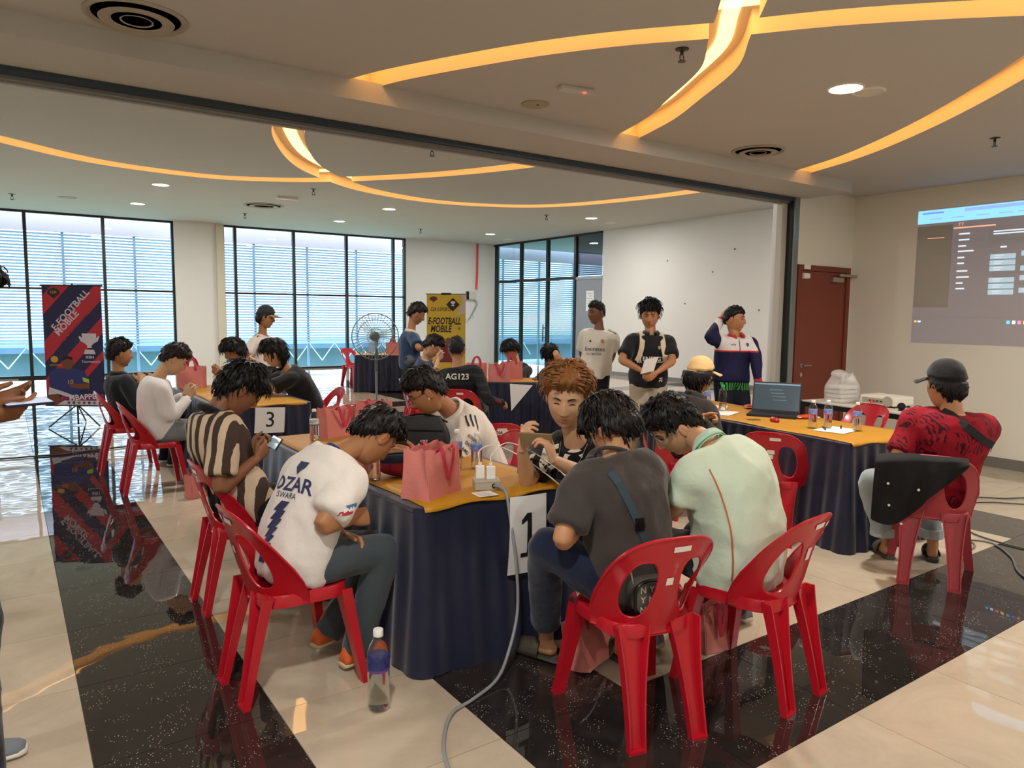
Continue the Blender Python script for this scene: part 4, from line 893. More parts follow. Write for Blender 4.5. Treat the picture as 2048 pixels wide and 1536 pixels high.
# ---------------- banner stands
def tripod(t, h, M_):
    MB().tube([(0, .02, .02), (0, .02, h)], .012, 8).build('pole', M_, t)
    for k in range(3):
        a = R(90+120*k+15); MB().tube([(0, .02, .30), (.36*math.cos(a), .02+.36*math.sin(a), .012)], .010, 6).build('leg', M_, t); MB().tube([(0, .02, .17), (.19*math.cos(a), .02+.19*math.sin(a), .155)], .005, 5).build('brace', M_, t)
M_tri = mat('tripod_black', '#23282b', .5)
def flatp(t, name, pts, m, lift, par=None):
    return MB().prism([(x, -lift, z) for x, z in pts], (0, .0006, 0)).build(name, m, par or t)
def clipband(x0, x1, z0, z1, pts): return pts
t = thing('striped_banner', 'red and navy diagonal striped tournament banner on a tripod', 'banner', (.755, 11.62, 0), R(-34)); BW, B0, B1 = .40, .285, 1.93
tripod(t, 1.96, M_tri); MB().tube([(-.42, 0, B1+.005), (.42, 0, B1+.005)], .012, 8).build('top_bar', M_tri, t); MB().tube([(-.42, 0, B0), (.42, 0, B0)], .012, 8).build('bottom_bar', M_tri, t)
bn = MB().bbox((-BW, -.004, B0), (BW, 0, B1)).build('cloth', mat('banner_navy', '#25264f', .6), t); BR = mat('banner_red', '#b12b3b', .6)
def clip_poly(pts, x0, x1, z0, z1):
    for ax, lim, sg in ((0, x0, 1), (0, x1, -1), (1, z0, 1), (1, z1, -1)):
        out = []
        for i in range(len(pts)):
            a, b = pts[i-1], pts[i]; ia, ib = (a[ax]-lim)*sg >= 0, (b[ax]-lim)*sg >= 0
            if ia != ib: k = (lim-a[ax])/(b[ax]-a[ax]); out.append((a[0]+(b[0]-a[0])*k, a[1]+(b[1]-a[1])*k))
            if ib: out.append(b)
        pts = out
    return pts
sl = 1.08
for c0, c1 in ((1.96, 2.22), (1.31, 1.60), (.86, 1.08), (.50, .62)):
    pg = clip_poly([(-1, c0-sl), (1, c0+sl), (1, c1+sl), (-1, c1-sl)], -BW, BW, B0+.002, B1-.002)
    if len(pg) > 2: flatp(t, 'stripe', pg, BR, .0055, bn)
def btext(t, par, txt, size, x, z, rot, m, lift=.0085, **kw): return flat_text('lettering', txt, size, m, par, Matrix.Translation((x, -lift, z)) @ Matrix.Rotation(R(90), 4, 'X') @ Matrix.Rotation(R(rot), 4, 'Z'), **kw)
BWt = mat('banner_white', '#c9c3cd', .6)
btext(t, bn, 'E-FOOTBALL', .125, -.02, 1.60, 47, BWt, bold=.02); btext(t, bn, 'MOBILE', .125, -.075, 1.42, 47, BWt, bold=.02); btext(t, bn, 'CLK ESPORTS', .095, .03, 1.315, 47, mat('banner_navy2', '#2a2a58', .6), bold=.01)
tr = [(-.11, .17), (.11, .17), (.105, .10), (.14, .13), (.16, .12), (.13, .05), (.07, .02), (.03, -.02), (.04, -.05), (-.04, -.05), (-.03, -.02), (-.07, .02), (-.13, .05), (-.16, .12), (-.14, .13), (-.105, .10)]
flatp(t, 'trophy', [(.215+x*.9, 1.13+z*.9) for x, z in tr], BWt, .0085, bn); flatp(t, 'trophy_base', [(.135, 1.0), (.295, 1.0), (.275, 1.06), (.155, 1.06)], BWt, .0085, bn)
btext(t, bn, 'IKBN', .05, .215, .955, 0, BWt, bold=.02); btext(t, bn, 'Tournament', .05, .225, .895, 0, BWt, bold=.01)
cr = [(-.06, .05), (0, .075), (.06, .05), (.09, .0), (.0, -.075), (-.09, .0)]
flatp(t, 'crest', [(-.24+x, 1.83+z) for x, z in cr], mat('crest_dark', '#2b2622', .6), .0085, bn); btext(t, bn, 'CLK', .05, -.24, 1.84, 0, mat('crest_gold', '#b39a5c', .5), .0095, bold=.02)
flatp(t, 'round_logo', [(-.27+.05*math.cos(6.28*k/20), .925+.045*math.sin(6.28*k/20)) for k in range(20)], mat('banner_ochre', '#c99a3a', .6), .0085, bn); btext(t, bn, 'eFOOTBALL', .032, -.25, .845, 0, mat('banner_ochre', ''), bold=.01)
# footballer printed on the cloth
PB = mat('print_blue', '#2a3470', .6); PS = mat('print_skin', '#70452f', .6)
flatp(t, 'player_shirt', [(-.36, .62), (-.34, .74), (-.26, .80), (-.12, .80), (.02, .80), (.13, .76), (.20, .62), (.19, .55), (.05, .50), (.06, .42), (-.12, .44), (-.34, .50)], PB, .0075, bn); flatp(t, 'player_head', [(-.09+.075*math.cos(a), .875+.095*math.sin(a)) for a in [6.28*k/20 for k in range(20)]], PS, .0085, bn); flatp(t, 'player_hair', [(-.16, .90), (-.15, .955), (-.09, .975), (-.03, .955), (-.02, .915), (-.09, .93), (-.14, .915)], mat('print_hair', '#1d1512', .6), .0092, bn)
flatp(t, 'player_arm', [(.20, .60), (.19, .52), (.05, .52), (-.08, .54), (-.08, .59), (.05, .585)], PS, .0085, bn); flatp(t, 'armband', [(.10, .68), (.19, .65), (.19, .60), (.11, .62)], mat('print_lime', '#a9c84a', .6), .0085, bn); flatp(t, 'player_shorts', [(-.36, .54), (-.12, .46), (-.02, .42), (-.1, .40), (-.22, .44), (-.38, .42)], BWt, .0085, bn); flatp(t, 'player_leg', [(-.38, .43), (-.24, .45), (-.20, .34), (-.30, .30), (-.38, .32)], PS, .009, bn)
btext(t, bn, '10', .09, -.07, .61, 0, mat('banner_ochre', ''), bold=.01)
flatp(t, 'name_panel', [(-.16, .40), (.38, .45), (.39, .37), (-.22, .34)], mat('banner_magenta', '#7b2c66', .6), .0095, bn); btext(t, bn, 'MBAPPÉ', .105, .09, .40, 4, mat('print_white', '#e3dfe4', .6), .0105, bold=.02)
flatp(t, 'sponsor_panel', [(-.26, .295), (.395, .295), (.395, .355), (-.16, .355)], BWt, .010, bn)
for k in range(7): flatp(t, 'sponsor_logo', [(-.10+.07*k+.02*math.cos(a), .325+.02*math.sin(a)) for a in [6.28*q/12 for q in range(12)]], mat('sponsor_%d' % (k % 3), ('#8a3a46', '#3c4650', '#7c6a76')[k % 3], .6), .0112, bn)
t = thing('yellow_banner', 'yellow tournament banner on a stand beside the far wall', 'banner', (7.47, 13.12, 0), R(-34)); B0, B1 = .28, 2.0
tripod(t, 2.03, M_tri); MB().tube([(-.42, 0, B1+.005), (.42, 0, B1+.005)], .012, 8).build('top_bar', M_alu, t); MB().tube([(-.42, 0, B0), (.42, 0, B0)], .012, 8).build('bottom_bar', M_tri, t); MB().bbox((-.1, -.012, B1-.012), (.1, .012, B1+.03)).build('clamp', M_tri, t)
YB = mat('banner_yellow', '#bfa838', .6, var=.08, vscale=3); bn = MB().bbox((-BW, -.004, B0), (BW, 0, B1)).build('cloth', YB, t); YK = mat('banner_ink', '#1f1b19', .6)
btext(t, bn, 'CLK E-SPORTS', .105, -.185, 1.69, 0, YK, .006, shear=.25, bold=.015).scale.x = .62; btext(t, bn, 'E-FOOTBALL', .19, -.06, 1.445, 0, YK, .006, shear=.2, bold=.03).scale.x = .62; btext(t, bn, 'MOBILE', .19, -.165, 1.285, 0, YK, .006, shear=.2, bold=.03).scale.x = .66
flatp(t, 'diamond', [(.14, 1.65), (.28, 1.79), (.14, 1.93), (0, 1.79)], YK, .006, bn); flatp(t, 'trophy', [(.14+x*.32, 1.80+z*.36) for x, z in tr], BWt, .008, bn); flatp(t, 'trophy_base', [(.105, 1.76), (.175, 1.76), (.165, 1.785), (.115, 1.785)], BWt, .008, bn)
flatp(t, 'crest', [(-.26+x, 1.90+z*.8) for x, z in cr], mat('crest_red', '#5c2b2b', .6), .006, bn); flatp(t, 'pale_corner', [(.395, 1.99), (.30, 1.99), (.34, 1.83), (.22, 1.57), (.395, 1.62)], mat('banner_pale', '#b9aeb0', .6), .0052, bn)
flatp(t, 'player_figure', [(.02, .95), (-.1, 1.0), (-.16, .85), (-.2, .6), (.2, .6), (.25, .8), (.15, .98)], mat('print_maroon', '#6a2036', .6), .006, bn); flatp(t, 'player_head', [(.05+.07*math.cos(a), 1.02+.09*math.sin(a)) for a in [6.28*q/16 for q in range(16)]], PS, .0068, bn); flatp(t, 'round_logo', [(.27+.03*math.cos(a), 1.30+.03*math.sin(a)) for a in [6.28*q/16 for q in range(16)]], mat('banner_olive', '#7b6a22', .6), .006, bn)
# ---------------- standing fan
t = thing('standing_fan', 'tall industrial standing fan with a round wire cage', 'fan', (4.44, 9.86, 0), R(-35)); FS = mat('fan_steel', '#8b9093', .35, metal=.6); FD = mat('fan_grey', '#55595b', .5)
MB().lathe([(.26, 0), (.26, .015), (.06, .035), (.03, .05)], 32).build('base', FD, t, smooth=40); MB().tube([(0, 0, .03), (0, 0, 1.12)], .016, 10).build('pole', FS, t); MB().tube([(0, 0, .75), (0, 0, 1.14)], .022, 10).build('collar', FD, t)
MF = Matrix.Translation((0, -.06, 1.26)) @ Matrix.Rotation(R(90), 4, 'X') @ Matrix.Rotation(R(14), 4, 'Y')
cg = MB()
for k in range(40):
    a = 6.28318*k/40; c_, s_ = math.cos(a), math.sin(a)
    cg.tube([(.05*c_, .05*s_, .09), (.2*c_, .2*s_, .085), (.31*c_, .31*s_, .05), (.335*c_, .335*s_, 0), (.31*c_, .31*s_, -.06), (.16*c_, .16*s_, -.1), (.06*c_, .06*s_, -.11)], .0026, 4)
co_ = cg.build('cage_wires', FS, t, M=MF); co_['kind'] = 'stuff'
m = MB()
for r_, z_ in ((.335, 0), (.25, .075), (.12, .088), (.25, -.082)): m.tube([(r_*math.cos(6.28318*k/48), r_*math.sin(6.28318*k/48), z_) for k in range(48)], .008 if r_ > .3 else .003, 6, closed=True)
m.build('cage_ring', FS, t, M=MF)
for k in range(3):
    a = R(120*k+20); pts = [(.04, -.03), (.15, -.075), (.27, -.07), (.28, .02), (.16, .05), (.04, .03)]; m = MB().prism([(x*math.cos(a)-y*math.sin(a), x*math.sin(a)+y*math.cos(a), .03*y/.07) for x, y in pts], (0, 0, .003)); m.build('blade', mat('blade_clear', '#d5dde2', .3, alpha=.35), t, M=MF)
MB().lathe([(.07, -.26), (.075, -.13), (.06, -.11)], 20).build('motor', FD, t, M=MF, smooth=40); MB().lathe([(.05, .085), (.05, .1), (.001, .105)], 20).build('hub_badge', FD, t, M=MF); MB().tube([(0, 0, 1.12), (0, .05, 1.2), (0, .1, 1.26)], .02, 8).build('bracket', FD, t)
MB().tube(catmull([(.02, .03, 1.0), (.08, .0, .8), (.14, -.06, .5), (.2, -.1, .2), (.3, -.1, .01)], 6), .004, 5).build('power_cord', M_black, t)
# ---------------- loose cables on the floor
def floor_cable(pts, r, c, label):
    o = MB().tube(catmull([(x, y, r+.0015) for x, y in pts], 7), r, 6).build('floor_cable', mat('cable_'+c, c, .5), smooth=True); tag(o, label, 'cable')
floor_cable([(5.2, 2.75), (5.55, 2.5), (5.62, 2.28), (5.45, 2.2), (5.35, 2.3), (5.55, 2.38), (5.72, 2.2), (5.5, 1.98), (5.17, 1.8), (4.9, 1.5)], .006, '#6a6b66', 'coiled grey cable on the floor behind the faded chair')
floor_cable([(6.0, 2.9), (6.15, 2.62), (5.85, 2.35), (5.78, 2.0), (5.9, 1.6)], .006, '#55564f', 'grey cable lying along the black tile strip near the right edge')
floor_cable([(6.7, 3.1), (7.1, 2.85), (7.25, 2.7), (7.45, 2.6), (7.9, 2.3)], .006, '#4c4c48', 'dark cable by the right wall under the desk'); floor_cable([(6.6, 2.9), (6.98, 2.72), (7.15, 2.55), (7.5, 2.2)], .005, '#3b3b38', 'thin black cable beside the other wall cable')
floor_cable([(-1.2, 9.5), (-.12, 9.37), (.15, 9.36), (.47, 9.33), (.85, 9.45), (1.4, 9.5)], .009, '#26262a', 'black cable crossing the floor in front of the striped banner')
t = thing('drawstring_bag', 'black printed drawstring bag hanging inside the back of the striped polo chair', 'bag', (.885, 4.10, .62)); MB().ell((0, 0, 0), (.022, .12, .11), 16, 10).build('pouch', M_black_ny, t, smooth=True)
# ---------------- dark office chair edge showing behind the partition post
t = thing('office_chair', 'dark office chair just showing beside the partition post', 'chair', (8.47, 5.95, 0), R(20))
MB().ell((0, 0, .78), (.23, .05, .2), 20, 12).build('backrest', M_black_ny, t, smooth=True); MB().ell((.02, -.24, .50), (.25, .24, .05), 20, 8).build('seat', M_black_ny, t, smooth=True); MB().tube([(0, .03, .5), (0, .04, .85)], .02, 8).build('spine', M_bm, t); MB().tube([(0, -.2, .06), (0, -.2, .5)], .03, 10).build('column', M_bm, t)
for k in range(5):
    a = R(72*k); lg = MB().tube([(0, -.2, .1), (.28*math.cos(a), -.2+.28*math.sin(a), .06)], .018, 6).build('leg', M_bm, t); MB().ell((.28*math.cos(a), -.2+.28*math.sin(a), .03), (.025, .025, .028), 10, 6).build('caster', M_bm, lg)
# ================================================================== PEOPLE: one continuous skin mesh, clothes and hair as children
def hsh(k): return sum(ord(c)*(i+3) for i, c in enumerate(k))
def hd(deg): return V((math.sin(R(deg)), math.cos(R(deg)), 0)), V((math.cos(R(deg)), -math.sin(R(deg)), 0))   # forward, right
def ik(A, T, a, b, pole):
    A, T = V(A), V(T); d = T-A; L = d.length; L2 = min(L, (a+b)*.995)
    u = d.normalized(); x = (a*a-b*b+L2*L2)/(2*L2); h = math.sqrt(max(0, a*a-x*x))
    p = V(pole); p = p-u*p.dot(u)
    if p.length < 1e-5: p = V((0, 0, -1))
    p.normalize(); return A+u*(x*L/L2)+p*h
def limb(mb, P, r, n=14, sub=4):
    """smooth tapering tube with rounded ends"""
    P = [V(p) for p in P]; Q = catmull(P, sub); rr = []
    for i in range(len(P)-1):
        for k in range(sub):
            t = k/sub; t = t*t*(3-2*t); rr.append(r[i]+(r[i+1]-r[i])*t)
    rr.append(r[-1])
    a = (Q[0]-Q[1]).normalized(); b = (Q[-1]-Q[-2]).normalized()
    Q = [Q[0]+a*rr[0]*.75, Q[0]+a*rr[0]*.45]+Q+[Q[-1]+b*rr[-1]*.45, Q[-1]+b*rr[-1]*.75]; rr = [rr[0]*.55, rr[0]*.88]+rr+[rr[-1]*.88, rr[-1]*.55]
    mb.tube(Q, rr, n); return mb
def cuff(mb, P, r, n=16, sub=4):
    """tube with flat ends (sleeve, trouser leg)"""
    P = [V(p) for p in P]; Q = catmull(P, sub); rr = []
    for i in range(len(P)-1):
        for k in range(sub): rr.append(r[i]+(r[i+1]-r[i])*k/sub)
    rr.append(r[-1]); mb.tube(Q, rr, n); return mb
def sect(mb, S, n=28, pw=.85):
    rs = []
    for c, r, f, hw, hdp in S:
        rs.append([c+r*(hw*math.copysign(abs(math.cos(6.28318*k/n))**pw, math.cos(6.28318*k/n)))+f*(hdp*math.copysign(abs(math.sin(6.28318*k/n))**pw, math.sin(6.28318*k/n))) for k in range(n)])
    mb.rings(rs); return mb
def remesh(mb, vox, sm=6, name='m'):
    me = mb.mesh(name); fixn(me)
    mods = [('REMESH', dict(mode='VOXEL', voxel_size=vox))]
    if sm: mods.append(('SMOOTH', dict(factor=.5, iterations=sm)))
    r = bake(me, *mods); bpy.data.meshes.remove(me); return r
def fold(me, amp, scale, seed, stretch=(1, 1, 1)):
    """cloth creases: push vertices along their normals with stretched noise"""
    n = len(me.vertices); co = np.empty(n*3); no = np.empty(n*3)
    me.vertices.foreach_get('co', co); me.vertex_normals.foreach_get('vector', no) if hasattr(me, 'vertex_normals') else me.vertices.foreach_get('normal', no)
    co = co.reshape(-1, 3); no = no.reshape(-1, 3); out = co.copy()
    for i in range(n):
        p = V((co[i, 0]*scale*stretch[0]+seed, co[i, 1]*scale*stretch[1], co[i, 2]*scale*stretch[2]))
        q = mnoise.noise(p); q = (1-abs(q)*2.2)
        out[i] += no[i]*amp*max(-.15, q*.8+.35*mnoise.noise(p*2.3))
    me.vertices.foreach_set('co', out.ravel()); me.update()
def ss(a, b, x):
    t = max(0., min(1., (x-a)/(b-a))); return t*t*(3-2*t)
def head_pt(d, sc, face=True):
    """d: unit direction in head space (x right, y front, z up)"""
    a, b, c = .0755, .096, .119
    q = math.hypot(d[0], d[1])
    if q > 1e-6:
        pw = 2.9 if d[2] < 0 else 2.15
        k = (1-min(1, abs(d[2]))**pw)**(1/pw)/q
    else: k = 0
    x, y, z = d[0]*a*k, d[1]*b*k, d[2]*c
    t = max(0, -z/c)
    x *= 1-.34*t**1.6
    if y < 0: y *= 1-.50*ss(.15, .75, t)
    else: y *= 1-.10*ss(.2, 1, t)
    if z < 0: z *= 1.0
    if y > 0 and z > .055: y *= 1-.10*ss(.055, .11, z)
    tint = [1, 1, 1]
    if face and y > 0:
        def g(x0, z0, sx, sz): return math.exp(-((abs(x)-x0)/sx)**2-((z-z0)/sz)**2)
        w = ss(0, .035, y)
        y -= .006*ss(.0, .09, y)*(1-(x/.07)**2) * (1 if abs(z) < .08 else .5)     # flatter face
        br = ss(.035, .008, z)*ss(-.05, -.026, z)
        y += w*(.017*math.exp(-(x/.0105)**2)*ss(.030, -.022, z)*ss(-.044, -.030, z)+.007*g(.011, -.030, .008, .008)+.004*math.exp(-(x/.02)**2)*br)
        y += w*(.005*g(.030, .033, .022, .009)-.0095*g(.030, .013, .016, .011)+.004*g(.030, .011, .011, .006)+.004*g(.045, -.018, .02, .018))
        y += w*(.0065*g(0, -.056, .019, .0065)+.0075*g(0, -.068, .016, .006)-.004*g(0, -.0615, .024, .0022)-.003*g(0, -.082, .02, .007)+.008*g(0, -.102, .02, .012))
        lip = max(0, min(1, 1.5*g(0, -.0615, .024, .0125)-.45)) * w
        tint = [1-.16*lip, 1-.46*lip, 1-.42*lip]
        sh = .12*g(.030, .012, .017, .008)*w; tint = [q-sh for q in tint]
    return (x*sc, y*sc, z*sc), tint
def sphere_dirs(nu, nv):
    D = []; F = []
    for i in range(nv+1):
        th = math.pi*i/nv
        for k in range(nu):
            ph = 6.28318530718*k/nu; D.append((math.sin(th)*math.sin(ph), math.sin(th)*math.cos(ph), math.cos(th)))
    for i in range(nv):
        for k in range(nu):
            k2 = (k+1) % nu; F.append((i*nu+k, i*nu+k2, (i+1)*nu+k2, (i+1)*nu+k))
    return D, F
_hc = {}
def head_mesh(res, sc):
    key = (res, round(sc, 3))
    if key in _hc: return _hc[key]
    nu, nv = res; D, F = sphere_dirs(nu, nv); vs, ts = [], []
    for d in D: p, t = head_pt(d, sc); vs.append(p); ts.append(t)
    mb = MB().add(vs, F)
    for s in (-1, 1):
        M = Matrix.Rotation(R(-12*s), 4, 'Z') @ Matrix.Rotation(R(-10), 4, 'X')
        n0 = len(mb.v); mb.ell((s*.0785*sc, -.008*sc, -.004*sc), (.0075*sc, .0195*sc, .032*sc), 14, 8, M); mb.ell((s*.0805*sc, -.013*sc, .002*sc), (.007*sc, .013*sc, .026*sc), 10, 6, M)
        ts += [[1, .9, .87]]*(len(mb.v)-n0)
    _hc[key] = (mb.v, mb.f, ts); return _hc[key]
HAIR = dict(
 short=dict(front=.062, side=.020, back=-.055, top=.030, sidet=.014, backt=.018, spikes=260, sl=.035, lift=.35),
 crop=dict(front=.066, side=.022, back=-.045, top=.016, sidet=.007, backt=.009, spikes=160, sl=.018, lift=.45),
 bowl=dict(front=.040, side=.000, back=-.070, top=.034, sidet=.026, backt=.030, spikes=380, sl=.05, lift=.08),
 fringe=dict(front=.032, side=.010, back=-.060, top=.036, sidet=.020, backt=.026, spikes=420, sl=.06, lift=.18),
 mullet=dict(front=.045, side=-.005, back=-.135, top=.032, sidet=.024, backt=.034, spikes=420, sl=.07, lift=.12),
 quiff=dict(front=.068, side=.012, back=-.055, top=.044, sidet=.020, backt=.022, spikes=420, sl=.055, lift=.25),
 part=dict(front=.070, side=.010, back=-.055, top=.042, sidet=.022, backt=.022, spikes=460, sl=.05, lift=.22, part=1),
 under=dict(front=.05, side=-.01, back=-.075, top=.004, sidet=.012, backt=.016, spikes=160, sl=.03, lift=.05),
 long=dict(front=.055, side=-.03, back=-.14, top=.004, sidet=.022, backt=.034, spikes=300, sl=.07, lift=.05))
def hairline(st, az):
    a = abs(az)*57.2958
    K = ((0, st['front']), (38, st['front']-.004), (62, st['front']*.55+st['side']*.45), (80, st['side']), (100, st['side']+.004), (122, st['side']*.5+st['back']*.5), (150, st['back']), (180, st['back']))
    for (a0, z0), (a1, z1) in zip(K, K[1:]):
        if a <= a1: return z0+(z1-z0)*(a-a0)/(a1-a0)
    return K[-1][1]
def hair_mesh(style, sc, seed, res, sweep=(0, 0)):
    st = HAIR[style]; rnd = random.Random(seed); nu, nv = res; D, F = sphere_dirs(nu, nv); vs = []; cov = []
    for d in D:
        p, _ = head_pt(d, 1, False); p = V(p); az = math.atan2(p.x, p.y); z0 = hairline(st, az)
        jag = .006*math.sin(az*23+seed)+.004*math.sin(az*41+seed*2)
        c = ss(-.004, .014, p.z-z0-jag); top = ss(.01, .085, p.z); bk = ss(1.6, 2.4, abs(az))
        t = st['sidet']*(1-top)*(1-bk)+st['backt']*(1-top)*bk+st['top']*top
        if p.y > .03 and p.z > .03: t *= 1.0+.25*ss(.03, .08, p.y)
        q = mnoise.noise(V((d[0]*3+seed, d[1]*3, d[2]*3)))*.25+mnoise.noise(V((az*6+seed, d[2]*1.5, 0)))*.30
        th = c*t*(1+q)
        if style in ('under', 'long') and p.z > .03: th = min(th, .006)
        out = p*(1 if c > .02 else .89)+V(d)*(th if c > .02 else 0)
        vs.append(out*sc); cov.append(c)
    mb = MB().add(vs, F)
    crown = V((0, -.035, .125))
    idx = [i for i in range(len(D)) if cov[i] > .6 and (style not in ('under', 'long') or vs[i].z/sc < .012)]
    for _ in range(st['spikes']):
        i = rnd.choice(idx); p = vs[i]/sc; nrm = V(D[i]); tg = (p-crown); tg = tg-nrm*tg.dot(nrm)
        tg = tg+V((sweep[0], sweep[1], 0))*.06
        if st.get('part') and p.y > -.02: tg = tg+V((math.copysign(.14, p.x+.01), -.06, .05))*ss(-.02, .06, p.y)
        tg = tg-nrm*tg.dot(nrm)
        if tg.length < 1e-4: tg = V((rnd.uniform(-1, 1), 1, 0))
        tg.normalize(); sd = tg.cross(nrm).normalized(); l = st['sl']*rnd.uniform(.5, 1.1); w = rnd.uniform(.003, .0065); lf = st['lift']*rnd.uniform(.2, 1.2)
        tg = (tg+sd*rnd.uniform(-.35, .35)).normalized(); b = p-nrm*.006
        pts = [b, b+tg*l*.35+nrm*(l*lf*.55+.005), b+tg*l*.75+nrm*(l*lf*.75+.003), b+tg*l+nrm*(l*lf*.6-l*.06)]
        rs = [[(q+sd*(w*k))*sc, (q+nrm*(w*k*.8))*sc, (q-sd*(w*k))*sc] for q, k in zip(pts, (1, 1, .75, .12))]
        mb.rings(rs)
    me = mb.mesh('hair'); fixn(me); shade(me, True); return me
def hand_mesh(side, curl, thumb, res, spread=0, sc=1):
    """side +1 right, -1 left; y along the fingers, z back of the hand, thumb towards +x (mirrored later)"""
    mb = MB(); rs = []
    for y, w, t in ((-.012, .024, .019), (.0, .027, .018), (.03, .036, .017), (.065, .041, .015), (.088, .040, .012)):
        rs.append([V((w*math.copysign(abs(math.cos(6.28318*k/14))**.8, math.cos(6.28318*k/14)), y, t*math.sin(6.28318*k/14)-.002*(y > .03))) for k in range(14)])
    mb.rings(rs)
    cs = curl if isinstance(curl, (list, tuple)) else [curl]*4
    for i, (x, l, c) in enumerate(zip((.030, .0105, -.0095, -.028), (.076, .084, .078, .062), cs)):
        a = 0; p = V((x, .082-.004*abs(i-1), -.001)); pts = [p]; ang = x*spread*8
        for seg, k in ((l*.45, 1.0), (l*.32, 1.25), (l*.25, .8)):
            a += c*k; p = p+V((math.sin(ang)*math.cos(a), math.cos(ang)*math.cos(a), -math.sin(a)))*seg; pts.append(p)
        limb(mb, pts, [.0098, .0090, .0084, .0070], 10, 2)
    dx, dz = thumb
    p = V((.028, .022, -.006)); d1 = V((.72, .62, -.18+dz*.5)).normalized(); d2 = V((.35+dx, .85, -.2+dz)).normalized()
    limb(mb, [p, p+d1*.034, p+d1*.034+d2*.03, p+d1*.034+d2*.052], [.0145, .012, .0102, .008], 10, 2)
    me = remesh(mb, res, 2, 'hand'); v = np.empty(len(me.vertices)*3); me.vertices.foreach_get('co', v); v = v.reshape(-1, 3)*sc
    v[:, 0] *= -side
    f = [tuple(q.vertices) for q in me.polygons]
    if side > 0: f = [tuple(reversed(q)) for q in f]
    bpy.data.meshes.remove(me); return v, f
def frame(y, z):
    y = V(y).normalized(); z = V(z); z = (z-y*z.dot(y)).normalized(); x = y.cross(z); return Matrix(((x.x, y.x, z.x), (x.y, y.y, z.y), (x.z, y.z, z.z)))
SKIN = {'tan': '#a8754f', 'brown': '#8a5a3c', 'fair': '#c99c78', 'dark': '#764a32', 'mid': '#b5835c'}
PEOPLE = {}
def person(key, label, P, N, H, cy, hy, hp=0, hr=0, py=None, arms=None, legs=None, skin='tan', hair='short', hairc='#120d0c', sweep=(0, 0), shirt=None, sleeve='short', loose=1.0, build=1.0,
           pants=None, shoes=None, hi=False, hs=1.06, collar=None, bow=.06, cap=None, glasses=False, barefoot=False, hands=None, pose='sit', shirt_t=-.16, pants_end=None, eyes=True, tuck=False, headband=None, band=None):
    P, N, H = V(P), V(N), V(H); S = build; hs *= 1.045
    fC, rC = hd(cy); fP, rP = hd(py if py is not None else cy)
    root = thing('person', label, 'person', (P.x, P.y, 0)); off = Matrix.Translation((-P.x, -P.y, 0))
    def put(name, me, m, par=root):
        me.transform(off); o = new(name, me, m, par); shade(me, True); return o
    skm = mat('skin_'+skin, SKIN[skin], .5, tint=True)
    # spine
    T = (N-P); L = T.length; mid = (P+N)/2-(fC+fP).normalized()*(bow*L*1.2)
    def Q(t): return P*(1-t)**2+mid*2*t*(1-t)+N*t*t
    def fr(t):
        a, b = Q(max(-.2, t-.03)), Q(min(1.1, t+.03)); u = (b-a).normalized(); r = (rP*(1-t)+rC*t); r = (r-u*r.dot(u)).normalized(); return u, r, u.cross(r)
    def sections(infl, ts):
        out = []
        KT = (-.25, -.12, 0, .12, .3, .5, .7, .84, .93, 1.0, 1.06); KW = (.14, .158, .165, .163, .150, .154, .168, .173, .152, .106, .070); KD = (.095, .115, .122, .120, .110, .112, .118, .102, .080, .064, .055)
        for t in ts:
            tt = max(0, min(1.0, t)); u, r, f = fr(tt); c = Q(tt)+u*((t-tt)*L); i = 0
            while i < len(KT)-2 and t > KT[i+1]: i += 1
            k = (t-KT[i])/(KT[i+1]-KT[i]); k = max(0, min(1, k)); w = KW[i]+(KW[i+1]-KW[i])*k; dd = KD[i]+(KD[i+1]-KD[i])*k
            out.append((c, r, f, w*S+infl, dd*(S if S < 1.1 else S*1.12)+infl))
        return out
    u, r, f = fr(.86); sc = Q(.86); SW = .172*(.6+.4*S)
    sh = {s: sc+r*(SW*s)+u*.005 for s in (-1, 1)}
    U1, U2 = .285, .255
    AR = {}; hsz = 1.0
    for s, nm in ((1, 'R'), (-1, 'L')):
        a = (arms or {}).get(nm)
        if a is None:
            w = sh[s]+V((0, 0, -.50))+fC*.10+rC*(.06*s); a = dict(w=w)
        w = V(a['w']); d = (w-sh[s]); k = max(1.0, d.length/(U1+U2)*1.01)
        if 'e' in a: e = V(a['e'])
        else: e = ik(sh[s], w, U1*k, U2*k, V(a.get('pole', rC*(.6*s)-fC*.35+V((0, 0, -1)))))
        AR[s] = (e, w, a)
    # legs
    hip = {s: P+rP*(.088*S*s)+V((0, 0, -.03)) for s in (-1, 1)}; LG = {}
    for s, nm in ((1, 'R'), (-1, 'L')):
        g = (legs or {}).get(nm, {})
        if pose == 'sit':
            kn = V(g['k']) if 'k' in g else hip[s]+fP*.41+rP*(.05*s)+V((0, 0, .0))
            an = V(g['a']) if 'a' in g else V((kn.x, kn.y, .09))-fP*.04
        else:
            an = V(g['a']) if 'a' in g else V((hip[s].x, hip[s].y, .09))+rP*(.03*s)
            kn = V(g['k']) if 'k' in g else ik(hip[s], an, .44, .44, fP)
        ft = hd(g['h'])[0] if 'h' in g else fP
        LG[s] = (kn, an, ft)
    # ---- skin: arms, neck, core and lower legs in one surface
    vox = .0115 if hi else .016; mb = MB()
    sect(mb, sections(-.02, (-.1, 0, .25, .5, .75, .88, .97)))
    hf, _ = hd(hy); hfw = (hf*math.cos(R(hp))+V((0, 0, -math.sin(R(hp))))).normalized(); hrt = hf.cross(V((0, 0, 1))).normalized()
    hrt = (Matrix.Rotation(R(hr), 3, hfw) @ hrt); hup = hrt.cross(hfw).normalized()
    H = H-hup*.012
